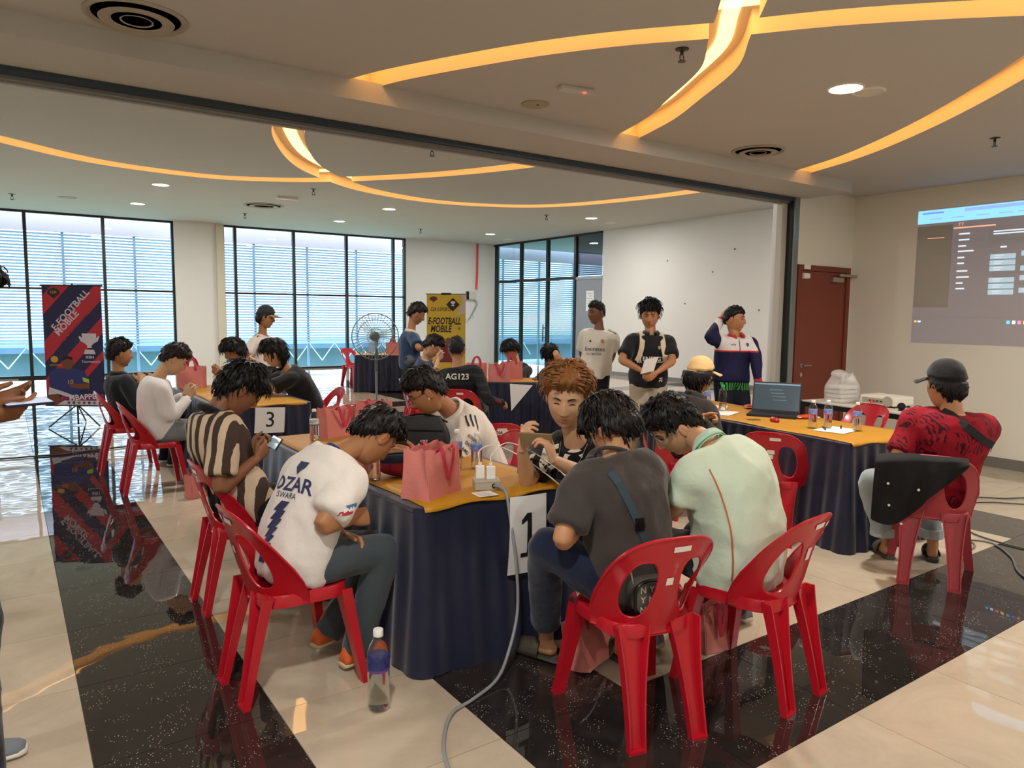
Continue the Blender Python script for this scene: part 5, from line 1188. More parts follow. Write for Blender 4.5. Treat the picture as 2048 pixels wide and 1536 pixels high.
    MH = Matrix((( hrt.x, hfw.x, hup.x, H.x), (hrt.y, hfw.y, hup.y, H.y), (hrt.z, hfw.z, hup.z, H.z), (0, 0, 0, 1)))
    skull = H-hup*(.055*hs)-hfw*(.022*hs)
    n0 = N-(N-Q(.9)).normalized()*.05
    limb(mb, [n0, N+(skull-N)*.35, skull], [.070*(.5+.5*S), .055*(.5+.5*S), .052], 16)
    for s in (1, -1):
        e, w, a = AR[s]; b = .5+.5*S
        limb(mb, [sh[s]-r*(.03*s), sh[s]+(e-sh[s])*.12, sh[s]+(e-sh[s])*.55, e, e+(w-e)*.3, e+(w-e)*.75, w], [.050*b, .053*b, .046*b, .039*b, .041*b, .031*b, .0255*b], 14, 3)
    for s in (1, -1):
        kn, an, ft = LG[s]; limb(mb, [hip[s], hip[s]+(kn-hip[s])*.5, kn, kn+(an-kn)*.3, an+V((0, 0, .03)), an-V((0, 0, .035))], [.075*S, .068*S, .052, .054, .036, .034], 14, 3)
        limb(mb, [an-V((0, 0, .045))-ft*.03, an-V((0, 0, .05))+ft*.06, an-V((0, 0, .062))+ft*.15], [.033, .032, .020], 12, 2)
    me = remesh(mb, vox, 5, 'body')
    nv = len(me.vertices); v = np.empty(nv*3); me.vertices.foreach_get('co', v); v = v.reshape(-1, 3); fc = [tuple(q.vertices) for q in me.polygons]; bpy.data.meshes.remove(me)
    allv = [v]; allf = list(fc); tints = [np.ones((nv, 3))]; base = nv
    hv, hf_, ht = head_mesh((104, 76) if hi else (60, 44), hs)
    MHn = np.array(MH); hvw = np.array(hv) @ MHn[:3, :3].T+MHn[:3, 3]
    allv.append(hvw); allf += [tuple(i+base for i in q) for q in hf_]; tints.append(np.array(ht)); base += len(hvw)
    HM = {}
    for s, nm in ((1, 'R'), (-1, 'L')):
        e, w, a = AR[s]; fd = V(a.get('f', (w-e))).normalized(); bk = V(a.get('b', rC*s+V((0, 0, .4))))
        if a.get('hide'): continue
        M3 = frame(fd, bk); vv, ff = hand_mesh(s, a.get('curl', .35), a.get('thumb', (0, 0)), .0042 if hi else .0068, a.get('spread', 0), 1.04)
        vw = vv @ np.array(M3).T+np.array(w); allv.append(vw); allf += [tuple(i+base for i in q) for q in ff]; tints.append(np.ones((len(vw), 3))); base += len(vw); HM[s] = (M3, w)
    me = bpy.data.meshes.new('body'); me.from_pydata(np.vstack(allv).tolist(), [], allf)
    at = me.color_attributes.new('tint', 'FLOAT_COLOR', 'POINT'); tt = np.hstack([np.vstack(tints), np.ones((base, 1))]); at.data.foreach_set('color', tt.ravel())
    me.update(); put('body', me, skm)
    # ---- shirt
    info = dict(root=root, off=off, MH=MH, fC=fC, rC=rC, sh=sh, AR=AR, LG=LG, Q=Q, fr=fr, hip=hip, HM=HM, N=N, H=H, hs=hs)
    if shirt:
        mb = MB(); inf = .010+.012*loose
        sect(mb, sections(inf, [shirt_t, shirt_t+.04]+[x for x in (0, .12, .25, .4, .55, .7, .8, .88, .94, .985) if x > shirt_t+.05]))
        for s in (1, -1):
            e, w, a = AR[s]; A0 = sh[s]-r*(.045*s)-u*.01
            if sleeve == 'short':
                k = .78; cuff(mb, [A0, sh[s]+(e-sh[s])*.10, sh[s]+(e-sh[s])*.45, sh[s]+(e-sh[s])*k], [.066*S, .070*S, .062+.010*loose, .060+.016*loose])
            else:
                q = .93; cuff(mb, [A0, sh[s]+(e-sh[s])*.10, sh[s]+(e-sh[s])*.5, e, e+(w-e)*.4, e+(w-e)*q], [.066*S, .069*S, .058+.006*loose, .052+.006*loose, .048+.004*loose, .034+.004*loose], sub=3)
        me = remesh(mb, .0125 if hi else .017, 5 if hi else 4, 'shirt'); fold(me, .013*min(1.3, loose) if hi else .008, 8, hsh(key) % 50, (1, 1, .55))
        info['shirt'] = put('shirt', me, shirt)
        bm = bmesh.new(); bm.from_mesh(me); bm.transform(Matrix.Translation((P.x, P.y, 0))); info['bvh'] = BVHTree.FromBMesh(bm); bm.free()
        if collar:
            cu = ((skull-N).normalized()*.55+fr(.97)[0]*.45).normalized(); cm = MB(); rs = []
            base_c = N+cu*.0-fC*.004
            cf = (fC-cu*fC.dot(cu)).normalized(); cr = cu.cross(cf)*-1
            for (rad, h, lean) in ((.078, -.014, .004), (.068, .018, .0), (.071, .034, -.002), (.086, .012, .008), (.094, -.010, .014)):
                ring = []
                for k in range(33):
                    aa = R(22)+(6.28318-R(44))*k/32
                    ring.append(base_c+cf*(rad*1.04*math.cos(aa)+lean)+cr*(rad*math.sin(aa))+cu*(h-.026*max(0, math.cos(aa))**2))
                rs.append(ring)
            cm.rings(rs, cap=False, closed=False); me = bake(cm.mesh('collar'), ('SOLIDIFY', dict(thickness=.003, offset=0))); put('collar', me, collar)
    if band:
        cu = ((skull-N).normalized()*.5+fr(.97)[0]*.5).normalized(); cf = (fC-cu*fC.dot(cu)).normalized(); cr = cf.cross(cu); c0 = N+cu*.002
        put('neckband', MB().tube([c0+cf*(.072*math.cos(a)+.006)+cr*(.078*math.sin(a))-cu*(.02*max(0, math.cos(a))) for a in [6.28318*k/32 for k in range(32)]], .0085, 8, closed=True).mesh('neckband'), band)
    if pants:
        mb = MB(); sect(mb, sections(.010, (-.22, -.15, -.05, .05, .14)))
        for s in (1, -1):
            kn, an, ft = LG[s]
            if pants_end == 'short': cuff(mb, [hip[s]-V((0, 0, .0)), hip[s]+(kn-hip[s])*.3, hip[s]+(kn-hip[s])*.7, kn+(kn-hip[s]).normalized()*.02], [.098*S, .096*S, .088, .086])
            else:
                en = an+V((0, 0, -.035)) if pants_end is None else kn+(an-kn)*pants_end
                limb(mb, [hip[s], hip[s]+(kn-hip[s])*.4, hip[s]+(kn-hip[s])*.8, kn], [.096*S, .092*S, .076*(.5+.5*S), .071*(.5+.5*S)], 16)
                cuff(mb, [kn, kn+(en-kn)*.25, kn+(en-kn)*.7, en], [.071*(.5+.5*S), .073*(.5+.5*S), .068, .066])
        me = remesh(mb, .0135 if hi else .018, 6, 'trousers'); fold(me, .0065 if hi else .005, 9, 3+hsh(key) % 40, (1, 1, .5)); info['pants'] = put('trousers', me, pants)
    if shoes:
        for s in (1, -1):
            kn, an, ft = LG[s]; fr_, rr_ = ft, V((ft.y, -ft.x, 0)); b = V((an.x, an.y, an.z-.085)); n = 16
            up = []; so = []
            for y, w, h in ((-.075, .026, .055), (-.06, .034, .075), (-.02, .037, .088), (.03, .038, .075), (.08, .042, .060), (.13, .043, .048), (.17, .036, .040), (.19, .018, .028)):
                up.append([b+fr_*y+rr_*(w*math.cos(6.28318*k/n))+V((0, 0, .016+max(0, h*math.sin(6.28318*k/n)) if math.sin(6.28318*k/n) > 0 else .016)) for k in range(n)])
                so.append([b+fr_*y*1.03+rr_*(w*1.08*math.copysign(abs(math.cos(6.28318*k/n))**.5, math.cos(6.28318*k/n)))+V((0, 0, .013+.013*math.sin(6.28318*k/n))) for k in range(n)])
            mu, ms = shoes if isinstance(shoes, tuple) else (shoes, mat('sole_white', '#d9d4c8', .6))
            m1 = MB().rings(up).mesh('shoe'); fixn(m1); so_ = put('shoe', m1, mu); m2 = MB().rings(so).mesh('sole'); fixn(m2); put('sole', m2, ms, so_)
    # ---- hair, eyes, brows
    def hput(name, me, m, par=root):
        me.transform(MH); return put(name, me, m, par)
    info['hput'] = hput
    hm = mat('hair_'+hairc, hairc, .42, bump=.6, bscale=90, spec=.35, stretch=(1, 1, .12), var=.3, vscale=30)
    if hair: hput('hair', hair_mesh(hair, hs, hsh(key) % 97, (72, 48) if hi else (48, 32), sweep), hm)
    if cap: info['cap'] = make_cap(info, cap)
    if eyes:
        fv = np.array(hv); fr_m = fv[:, 1] > 0; fx = fv[fr_m]
        def surf(x, z): i = np.argmin((fx[:, 0]-x)**2+(fx[:, 2]-z)**2); return fx[i, 1]
        dk = mat('eye_dark', '#1a0f0b', .35); br = mat('brow_dark', '#1c120e', .7)
        for s in (-1, 1):
            pts = [(s*x*hs, surf(s*x*hs, z*hs)+.0012, z*hs) for x, z in ((.018, .008), (.025, .0105), (.032, .0105), (.039, .009), (.044, .006))]
            hput('eye', MB().tube(pts, [.0012, .0030, .0034, .0028, .001], 8).mesh('eye'), dk)
            pts = [(s*x*hs, surf(s*x*hs, z*hs)+.0015, z*hs) for x, z in ((.014, .029), (.024, .034), (.035, .0355), (.047, .030))]
            hput('eyebrow', MB().tube(pts, [.0028, .0036, .0032, .001], 6).mesh('eyebrow'), br)
        if glasses:
            g = MB(); y = surf(.03*hs, 0)+.014
            for s in (-1, 1):
                ring = [(s*(.034+.026*math.copysign(abs(math.cos(a))**.7, math.cos(a)))*hs, y-.004*abs(math.cos(a))*(1 if s*math.cos(a)*s > 0 else 0), (.008+.019*math.copysign(abs(math.sin(a))**.7, math.sin(a)))*hs) for a in [6.28318*k/24 for k in range(24)]]
                g.tube(ring, .0016, 6, closed=True); g.tube([(s*.060*hs, y-.003, .014*hs), (s*.075*hs, .05*hs, .014*hs), (s*.081*hs, -.005*hs, .012*hs), (s*.079*hs, -.03*hs, -.004*hs)], .0016, 6)
            g.tube([(-.008*hs, y, .010*hs), (0, y+.003, .012*hs), (.008*hs, y, .010*hs)], .0014, 6)
            gl = hput('glasses', g.mesh('glasses'), mat('glasses_black' if glasses is True else glasses, '#15161a' if glasses is True else '#9aa0a6', .3, metal=.3))
            for s in (-1, 1):
                pts = [(s*(.034+.0255*math.copysign(abs(math.cos(a))**.7, math.cos(a)))*hs, y-.001, (.008+.0185*math.copysign(abs(math.sin(a))**.7, math.sin(a)))*hs) for a in [6.28318*k/20 for k in range(20)]]
                hput('lens', MB().poly(pts).mesh('lens'), glassmat('lens_glass', (.9, .93, .95), .02, 1.4), gl)
    PEOPLE[key] = info; return info
def make_cap(info, spec):
    hs = info['hs']; col, brim_az, back_open, under = spec['mat'], spec.get('brim', 0), spec.get('open', True), spec.get('under')
    D, F = sphere_dirs(56, 36); vs = []
    a0 = R(brim_az)
    for d in D:
        p, _ = head_pt(d, 1, False); p = V(p); az = math.atan2(p.x, p.y)-a0
        z0 = .042-.012*math.cos(az)*-1
        c = ss(-.003, .003, p.z-z0); vs.append((p*(1 if c > .01 else .88)+V(d)*(.020*c+.012*ss(.05, .11, p.z)*c))*hs)
    me = MB().add(vs, F).mesh('cap'); fixn(me); cap = info['hput']('cap', me, col)
    rs = []; nb = 18
    M = Matrix.Rotation(-a0, 4, 'Z')
    for u in (0, .35, .7, 1.0):
        row = []
        for k in range(nb+1):
            aa = R(-62)+R(124)*k/nb; rad = 1+u*.78*(1-.25*(abs(k/nb-.5)*2)**2.2)
            row.append((M @ V((.088*math.sin(aa)*(1+u*.12), .100*math.cos(aa)*1.0+(rad-1)*.105, .046-.018*u-.022*(math.sin(aa)**2)*(.6+.4*u))))*hs)
        rs.append(row)
    me = bake(MB().rings(rs, cap=False, closed=False).mesh('brim'), ('SOLIDIFY', dict(thickness=.004, offset=0))); info['hput']('brim', me, under or col, cap)
    info['hput']('button', MB().ell((0, -.008*hs, .1475*hs), (.007, .007, .004), 10, 6).mesh('button'), col, cap)
    if back_open:
        pts = [(M @ V((.05*math.cos(a), -.1115-.004, .026+.036*math.sin(a))))*hs for a in [math.pi*k/12 for k in range(13)]]
        info['hput']('strap', MB().tube([(M @ V((.088*math.sin(R(180+x)), .118*math.cos(R(180+x)), .030)))*hs for x in range(-42, 43, 7)], .006, 6).mesh('strap'), col, cap)
    return cap
def decal(info, name, shape, c, u, v, m, par=None, lift=.0035):
    """print lying on the shirt: shape = (verts2d, faces); c centre, u/v axes in world"""
    c, u, v = V(c), V(u).normalized(), V(v); v = (v-u*v.dot(u)).normalized(); n = u.cross(v); vs = []; ok = []
    for p in shape[0]:
        o = c+u*p[0]+v*p[1]+n*.4; h = info['bvh'].ray_cast(o, -n, .9)
        if h[0] is None: vs.append(o); ok.append(False)
        else: vs.append(h[0]+n*lift); ok.append(True)
    fs = [f for f in shape[1] if all(ok[i] for i in f)]
    if not fs: print('decal missed', name); return None
    me = MB().add(vs, fs).mesh(name); me.transform(info['off']); return new(name, me, m, par or info.get('shirt') or info['root'])
def T2(txt, size, **kw): return text_mesh(txt, size, maxedge=kw.pop('maxedge', .02), **kw)
def rect2(w, h, nx=6, ny=6, sk=0): return [(-w/2+w*i/nx+sk*(j/ny-.5), -h/2+h*j/ny, 0) for j in range(ny+1) for i in range(nx+1)], [(j*(nx+1)+i, j*(nx+1)+i+1, (j+1)*(nx+1)+i+1, (j+1)*(nx+1)+i) for j in range(ny) for i in range(nx)]
def poly2(pts, sub=.02):
    bm = bmesh.new(); vs = [bm.verts.new((p[0], p[1], 0)) for p in pts]; bm.faces.new(vs); bmesh.ops.triangulate(bm, faces=bm.faces)
    for _ in range(4):
        es = [e for e in bm.edges if e.calc_length() > sub]
        if not es: break
        bmesh.ops.subdivide_edges(bm, edges=es, cuts=1); bmesh.ops.triangulate(bm, faces=bm.faces)
    bm.verts.index_update(); r = ([tuple(x.co) for x in bm.verts], [tuple(q.index for q in f.verts) for f in bm.faces]); bm.free(); return r
def strap(info, name, pts, w, m, th=.003, lift=.006, par=None):
    """webbing hugging the shirt: pts are world points near the surface with outward direction"""
    Q = [V(p) for p, _ in pts]; Nn = [V(n).normalized() for _, n in pts]; hits = []
    for p, n in zip(Q, Nn):
        h = info['bvh'].ray_cast(p+n*.4, -n, .8) if info.get('bvh') else (None,)
        hits.append((h[0]+n*lift) if h[0] is not None else p)
    rs = []
    for i, (p, n) in enumerate(zip(hits, Nn)):
        t = (hits[min(i+1, len(hits)-1)]-hits[max(i-1, 0)]).normalized(); s = t.cross(n).normalized()*(w/2); k = n*(th/2)
        rs.append([p-s-k, p+s-k, p+s+k, p-s+k])
    me = MB().rings(rs).mesh(name); fixn(me); me.transform(info['off']); return new(name, me, m, par or info['root'])
# ================================================================== THE PEOPLE IN THE PHOTOGRAPH
def cloth(name, col, rough=.8, **kw): return mat('cloth_'+name, col, rough, bump=kw.pop('bump', .9), bscale=kw.pop('bscale', 11), sheen=.2, spec=.25, **kw)
def nodes_mat(name, fn, rough=.8):
    if name in MATS: return MATS[name]
    m = bpy.data.materials.new(name); MATS[name] = m; m.use_nodes = True; nt = m.node_tree; b = nt.nodes['Principled BSDF']; b.inputs['Roughness'].default_value = rough; b.inputs['Specular IOR Level'].default_value = .25
    tc = nt.nodes.new('ShaderNodeTexCoord'); sp = nt.nodes.new('ShaderNodeSeparateXYZ'); nt.links.new(tc.outputs['Object'], sp.inputs[0]); nt.links.new(fn(nt, tc.outputs['Object'], sp), b.inputs['Base Color'])
    n = nt.nodes.new('ShaderNodeTexNoise'); n.inputs['Scale'].default_value = 14; bp = nt.nodes.new('ShaderNodeBump'); bp.inputs['Strength'].default_value = .8; bp.inputs['Distance'].default_value = .01; nt.links.new(tc.outputs['Object'], n.inputs[0]); nt.links.new(n.outputs[0], bp.inputs['Height']); nt.links.new(bp.outputs[0], b.inputs['Normal'])
    return m
def nmath(nt, op, a, b=None):
    n = nt.nodes.new('ShaderNodeMath'); n.operation = op
    for i, x in enumerate((a, b)):
        if x is None: continue
        if isinstance(x, (int, float)): n.inputs[i].default_value = x
        else: nt.links.new(x, n.inputs[i])
    return n.outputs[0]
def nmix(nt, f, c0, c1):
    n = nt.nodes.new('ShaderNodeMix'); n.data_type = 'RGBA'; nt.links.new(f, n.inputs[0])
    for i, c in ((6, c0), (7, c1)):
        if isinstance(c, str): n.inputs[i].default_value = lin(c)
        else: nt.links.new(c, n.inputs[i])
    return n.outputs[2]
def noise_(nt, v, s, det=3):
    n = nt.nodes.new('ShaderNodeTexNoise'); n.inputs['Scale'].default_value = s; n.inputs['Detail'].default_value = det; nt.links.new(v, n.inputs[0]); return n.outputs[0]
def m_stripes(nt, v, sp):
    w = nmath(nt, 'ADD', nmath(nt, 'SUBTRACT', sp.outputs['X'], sp.outputs['Y']), nmath(nt, 'MULTIPLY', nmath(nt, 'SUBTRACT', noise_(nt, v, 16, 6), .5), .020))
    f = nmath(nt, 'GREATER_THAN', nmath(nt, 'SINE', nmath(nt, 'MULTIPLY', w, 66)), .05); return nmix(nt, f, '#cbb59a', '#43342c')
def m_floral(nt, v, sp):
    vo = nt.nodes.new('ShaderNodeTexVoronoi'); vo.inputs['Scale'].default_value = 13; nt.links.new(v, vo.inputs['Vector'])
    wv = nt.nodes.new('ShaderNodeTexWave'); wv.inputs['Scale'].default_value = 22; wv.inputs['Distortion'].default_value = 7; wv.inputs['Detail'].default_value = 2; nt.links.new(v, wv.inputs[0])
    f = nmath(nt, 'MULTIPLY', nmath(nt, 'LESS_THAN', vo.outputs['Distance'], .48), nmath(nt, 'GREATER_THAN', wv.outputs['Fac'], .54)); return nmix(nt, f, '#8d0f22', '#3d0815')
def m_race(nt, v, sp):
    f = nmath(nt, 'GREATER_THAN', nmath(nt, 'SINE', nmath(nt, 'ADD', nmath(nt, 'MULTIPLY', sp.outputs['Z'], 70), nmath(nt, 'MULTIPLY', noise_(nt, v, 5), 9))), .3); return nmix(nt, f, '#16161a', '#26262a')
def m_jacket(nt, v, sp):
    f = nmath(nt, 'GREATER_THAN', sp.outputs['Z'], 1.245); r = nmath(nt, 'LESS_THAN', nmath(nt, 'ABSOLUTE', nmath(nt, 'SUBTRACT', sp.outputs['Z'], 1.245)), .008); h = nmath(nt, 'LESS_THAN', sp.outputs['Z'], .90)
    side = nmath(nt, 'ABSOLUTE', nmath(nt, 'ADD', nmath(nt, 'MULTIPLY', sp.outputs['X'], -.914), nmath(nt, 'MULTIPLY', sp.outputs['Y'], .407)))
    body = nmix(nt, r, nmix(nt, f, '#1b1c3f', '#d9d2d0'), '#c4202c')
    return nmix(nt, h, nmix(nt, nmath(nt, 'GREATER_THAN', side, .185), body, '#1b1c3f'), '#c01f26')
def m_navyjack(nt, v, sp): return nmix(nt, nmath(nt, 'LESS_THAN', sp.outputs['Z'], .90), '#1b1c3f', '#c01f26')
def m_patt(nt, v, sp):
    wv = nt.nodes.new('ShaderNodeTexWave'); wv.inputs['Scale'].default_value = 12; wv.inputs['Distortion'].default_value = 3; nt.links.new(v, wv.inputs[0])
    f = nmath(nt, 'GREATER_THAN', sp.outputs['Z'], .84); return nmix(nt, nmath(nt, 'MULTIPLY', f, nmath(nt, 'GREATER_THAN', wv.outputs['Fac'], .55)), '#14161f', '#3e9a3c')
K_denim = cloth('denim_dark', '#141d33', .85); K_lden = cloth('denim_light', '#8f9a9c', .85, var=.15, vscale=5); K_black = cloth('black', '#101013', .85); K_grey = cloth('greypants', '#77797a'); K_slate = cloth('slate', '#40484d'); K_khaki = cloth('khaki', '#a89a86')
K_char = cloth('charcoal', '#3a3431'); K_mint = cloth('mint', '#c6d6c0'); K_white = cloth('white', '#d8cfc4'); K_jersey = cloth('jersey', '#ddd6ce'); K_navyb = cloth('navyhood', '#14161d'); K_blue = cloth('bluepolo', '#27405f'); K_cream = cloth('cream', '#cfc3a8'); K_tan = cloth('tancap', '#d2ae76')
S_white = mat('shoe_white', '#c9c2b4', .6); S_black = mat('shoe_black', '#141414', .6); S_grey = mat('shoe_grey', '#777c84', .7); S_or = mat('shoe_orange', '#d2602a', .6, var=.5, vscale=14)
def hold(C, h, up=0.0, gap=.085, curl=.62):
    """both hands round a phone held sideways at C in front of heading h"""
    C = V(C); f, r = hd(h); u = V((0, 0, 1)); o = {}
    for s, nm in ((1, 'R'), (-1, 'L')):
        o[nm] = dict(w=C+r*(gap*1.25*s)-u*.055-f*.055, f=(-r*s*.50+f*.62+u*.55), b=(r*s*.75+f*.55-u*.35), curl=[curl*.8, curl, curl*1.1, curl*1.15], thumb=(-.25, .45), pole=r*(.35*s)-f*.3-u)
    return o
def phone(C, h, label, tilt=50, col='#20242c', on='#6f7f86', par=None):
    C = V(C); t = thing('smartphone', label, 'phone', C, 0, 'phones in hands'); t.rotation_euler = (R(tilt), 0, -R(h))
    MB().bbox((-.078, -.037, -.0045), (.078, .037, .0045)).build('case', mat('phone_'+col, col, .35), t, bevel=.003)
    MB().bbox((-.072, -.033, .0046), (.072, .033, .0052)).build('screen', mat('screen_'+on, on, .15, emit=.25), t); return t
# ---- table 1
p = person('p1', 'person in white and blue football jersey bending forward at the front table', (.985, 3.065, .55), (1.21, 3.1, 0.955), (1.4, 3.12, 1.03), 68, 78, 52, py=84, bow=.14, hi=True, skin='tan', hair='short', hs=1.06,
  arms=dict(R=dict(e=(1.03, 2.84, 0.725), w=(1.19, 2.9, 0.715), curl=.8), L=dict(w=(1.21, 3.02, 0.605), curl=.7)), legs=dict(R=dict(k=(1.36, 2.95, 0.537), a=(1.24, 3, 0.1), h=78), L=dict(k=(1.47, 3.15, 0.482), a=(1.19, 3.24, 0.11), h=70)),
  shirt=K_jersey, loose=1.35, pants=K_slate, shoes=(S_or, mat('sole_cream', '#cdbb95', .6)), shirt_t=-.2, band=cloth('navyband', '#2a3266'))
f, r = p['fC'], p['rC']; bu = (p['Q'](.9)-p['Q'](.4)).normalized(); INKB = mat('ink_navy', '#2b3158', .7)
decal(p, 'back_name', T2('OZAR', .085, bold=.02), p['Q'](.70)-f*.1, r, bu, INKB); decal(p, 'back_sponsor', T2('SWARA', .036), p['Q'](.60)-f*.1, r, bu, INKB)
decal(p, 'back_crest', poly2([(-.025, .03), (.025, .03), (.028, 0), (0, -.035), (-.028, 0)]), p['Q'](.86)-f*.1, r, bu, INKB)
for i in range(7): decal(p, 'spine_print', rect2(.05, .045, 4, 4, .03), p['Q'](.5-.085*i)-f*.1, r, bu, INKB)
sR, eR = p['sh'][1], p['AR'][1][0]; sd = (eR-sR).normalized()
q = sR+(eR-sR)*.62
for nm, o_, c in (('patch_blue', .018, '#3f6f9c'), ('patch_white', 0, '#e8e4de'), ('patch_red', -.018, '#b7303a')): decal(p, nm, rect2(.06, .018, 4, 3), q-sd*o_+r*.05, f, -sd, mat('patch_'+c, c, .7))
p = person('p2', 'person in brown and cream striped polo with glasses playing on a phone', (1.05, 4.10, .55), (0.894, 4.12, 1.06), (1.05, 4.12, 1.18), 84, 90, 34, hi=True, skin='brown', hair='fringe', hairc='#0f0c0c', bow=.08, glasses=True,
  arms=dict(R=dict(e=(0.87, 3.88, 0.686), w=(1.08, 3.95, 0.814), f=(.6, .35, .5), b=(.3, -.8, -.2), curl=.6, thumb=(-.2, .4)), L=dict(w=(1.13, 4.2, 0.808), f=(.7, -.25, .5), b=(.4, .8, -.2), curl=.6, thumb=(-.2, .4))), legs=dict(R=dict(k=(1.36, 3.95, .52)), L=dict(k=(1.36, 4.25, .52))),
  shirt=nodes_mat('cloth_stripes', m_stripes), collar=K_black, loose=1.25, pants=K_black, shoes=S_black, shirt_t=-.14)
phone((1.21, 4.06, 0.869), 90, 'grey phone held by the person in the striped polo', 55, on='#8fa6ac')
MB().tube([V(p['AR'][-1][1])+V((-.03+.034*0, .034*math.cos(a), .034*math.sin(a))) for a in [6.28*k/16 for k in range(16)]], .007, 6, closed=True).build('wristwatch', mat('watch_tan', '#9a8a66', .4), p['root'], M=p['off'])
p = person('p3', 'person in white team polo with glasses and an earbud', (2.55, 3.98, .55), (2.25, 3.88, 1), (2.05, 3.85, 1.14), 285, 294, 33, hi=True, skin='tan', hair='short', hairc='#15100e', glasses=True, bow=.10, build=1.06,
  arms=dict(L=dict(e=(2.1, 3.67, 0.689), w=(1.9, 3.66, 0.78), curl=.4), R=dict(w=(2.0, 4.1, .83), curl=.4)), shirt=K_white, collar=K_white, loose=1.2, pants=K_denim, shoes=S_white, shirt_t=-.18)
f, r = p['fC'], p['rC']; sL, eL = p['sh'][-1], p['AR'][-1][0]; sd = (eL-sL).normalized(); ou = (-r-f*.2).normalized(); uu = ou.cross(-sd)*-1; INK = mat('ink_black', '#1b1718', .6)
for i in range(3): decal(p, 'shoulder_stripe', rect2(.012, .075, 2, 6), sL+V((0, 0, .03))+f*(.03*(i-1))-r*.02, f*-1, r, INK)
vv_ = -sd; ww = vv_.cross(ou)
for i, (tx, sz) in enumerate((('SOLERA', .024), ('IWC', .032), ('AMD', .030), ('TOMMY', .018))): decal(p, 'sleeve_print', T2(tx, sz, bold=.015), sL+(eL-sL)*(.22+.15*i)+ou*.05, ww, vv_, INK)
decal(p, 'chest_logo', (lambda a: ([(x, y, 0) for x, y in a], [tuple(range(len(a)))]))([(.03*math.cos(6.28*k/20), .03*math.sin(6.28*k/20)) for k in range(20)]), p['Q'](.66)+f*.1+r*.02, -r, V((0, 0, 1)), mat('ink_grey', '#6b6764', .7))
decal(p, 'chest_badge', rect2(.02, .05), p['Q'](.62)+f*.1-r*.08, -r, V((0, 0, 1)), mat('ink_teal', '#3b9a90', .7))
p['hput']('earbud', MB().ell((-.083*1.06, -.002, -.012), (.007, .008, .008), 10, 6).tube([(-.084*1.06, .004, -.014), (-.084*1.06, .012, -.038)], .004, 6).mesh('earbud'), mat('white_gloss', '#f0f0f0', .25))
p = person('p4', 'person with light brown hair and black graffiti t-shirt holding a phone', (2.62, 2.98, .55), (2.36, 2.81, 0.956), (2.27, 2.78, 1.2), 238, 226, 18, hr=-3, hi=True, skin='fair', hair='part', hairc='#86572f', hs=1.17,
  arms=dict(R=dict(w=(1.97, 2.74, 0.969), f=(-.05, -.15, 1), b=(-.75, .45, -.1), curl=[.5, .6, .7, .8], thumb=(-.3, .3), pole=(.2, .3, -1)), L=dict(w=(2.02, 2.56, 0.943), f=(-.25, .25, 1), b=(.55, -.75, .1), curl=[.55, .6, .7, .75], thumb=(-.3, .3), pole=(.4, -.5, -1))),
  shirt=K_black, loose=1.3, pants=K_black, shoes=S_white, shirt_t=-.15, band=K_black)
f, r = p['fC'], p['rC']; PW = mat('ink_white', '#d9d2c6', .7)
for tx, sz, a, b, rot in (('E', .15, .10, .80, .3), ('C', .15, -.005, .78, -.1), ('TK', .10, -.13, .72, .5), ('Z', .13, .03, .56, .2), ('2', .10, -.085, .55, -.3), ('I', .15, .165, .72, .25)):
    decal(p, 'chest_graffiti', T2(tx, sz, bold=.03), p['Q'](b)+f*.1+r*a, -r*math.cos(rot)+V((0, 0, math.sin(rot))), V((0, 0, 1)), PW)
MB().tube(catmull([p['N']+r*.07+f*.03, p['N']+r*.05+f*.12-V((0, 0, .09)), p['N']+f*.15-V((0, 0, .15)), p['N']-r*.05+f*.12-V((0, 0, .09)), p['N']-r*.07+f*.03], 5), .0018, 5).build('necklace', mat('silver', '#b0b0b0', .3, metal=.9), p['root'], M=p['off'])
phone((1.97, 2.63, 1.03), 232, 'tan cased phone held up by the person with light brown hair', 62, '#8a7350')
p = person('p5', 'person in charcoal t-shirt seen from behind with a crossbody strap', (2.045, 2.09, .55), (2.03, 2.17, 1.03), (2.09, 2.26, 1.13), 8, -8, 38, py=4, hi=True, skin='mid', hair='bowl', hairc='#120e0d', hs=1.06, bow=.10,
  arms=dict(L=dict(e=(1.71, 2.11, 0.738), w=(1.91, 2.22, 0.75), curl=.5), R=dict(w=(2.16, 2.42, .72), curl=.5)), legs=dict(L=dict(k=(1.76, 2.28, 0.672), a=(2, 2.57, 0.1), h=-20), R=dict(k=(2.2, 2.40, .53), a=(2.28, 2.36, .1))),
  shirt=K_char, loose=1.2, pants=K_denim, shoes=None, shirt_t=-.16, band=K_char, pants_end=.82)
f, r = p['fC'], p['rC']; NV = mat('strap_slate', '#2b3a44', .7)
strap(p, 'bag_strap', [(p['Q'](t)+r*x-f*.02, -f) for t, x in ((.93, -.115), (.85, -.10), (.7, -.075), (.55, -.05), (.4, -.02), (.25, .015), (.12, .05))], .034, NV)
b_ = decal(p, 'strap_buckle', rect2(.042, .05), p['Q'](.52)-f*.1+r*-.043, r, V((0, 0, 1)), mat('buckle', '#15181a', .3, metal=.6), lift=.012)
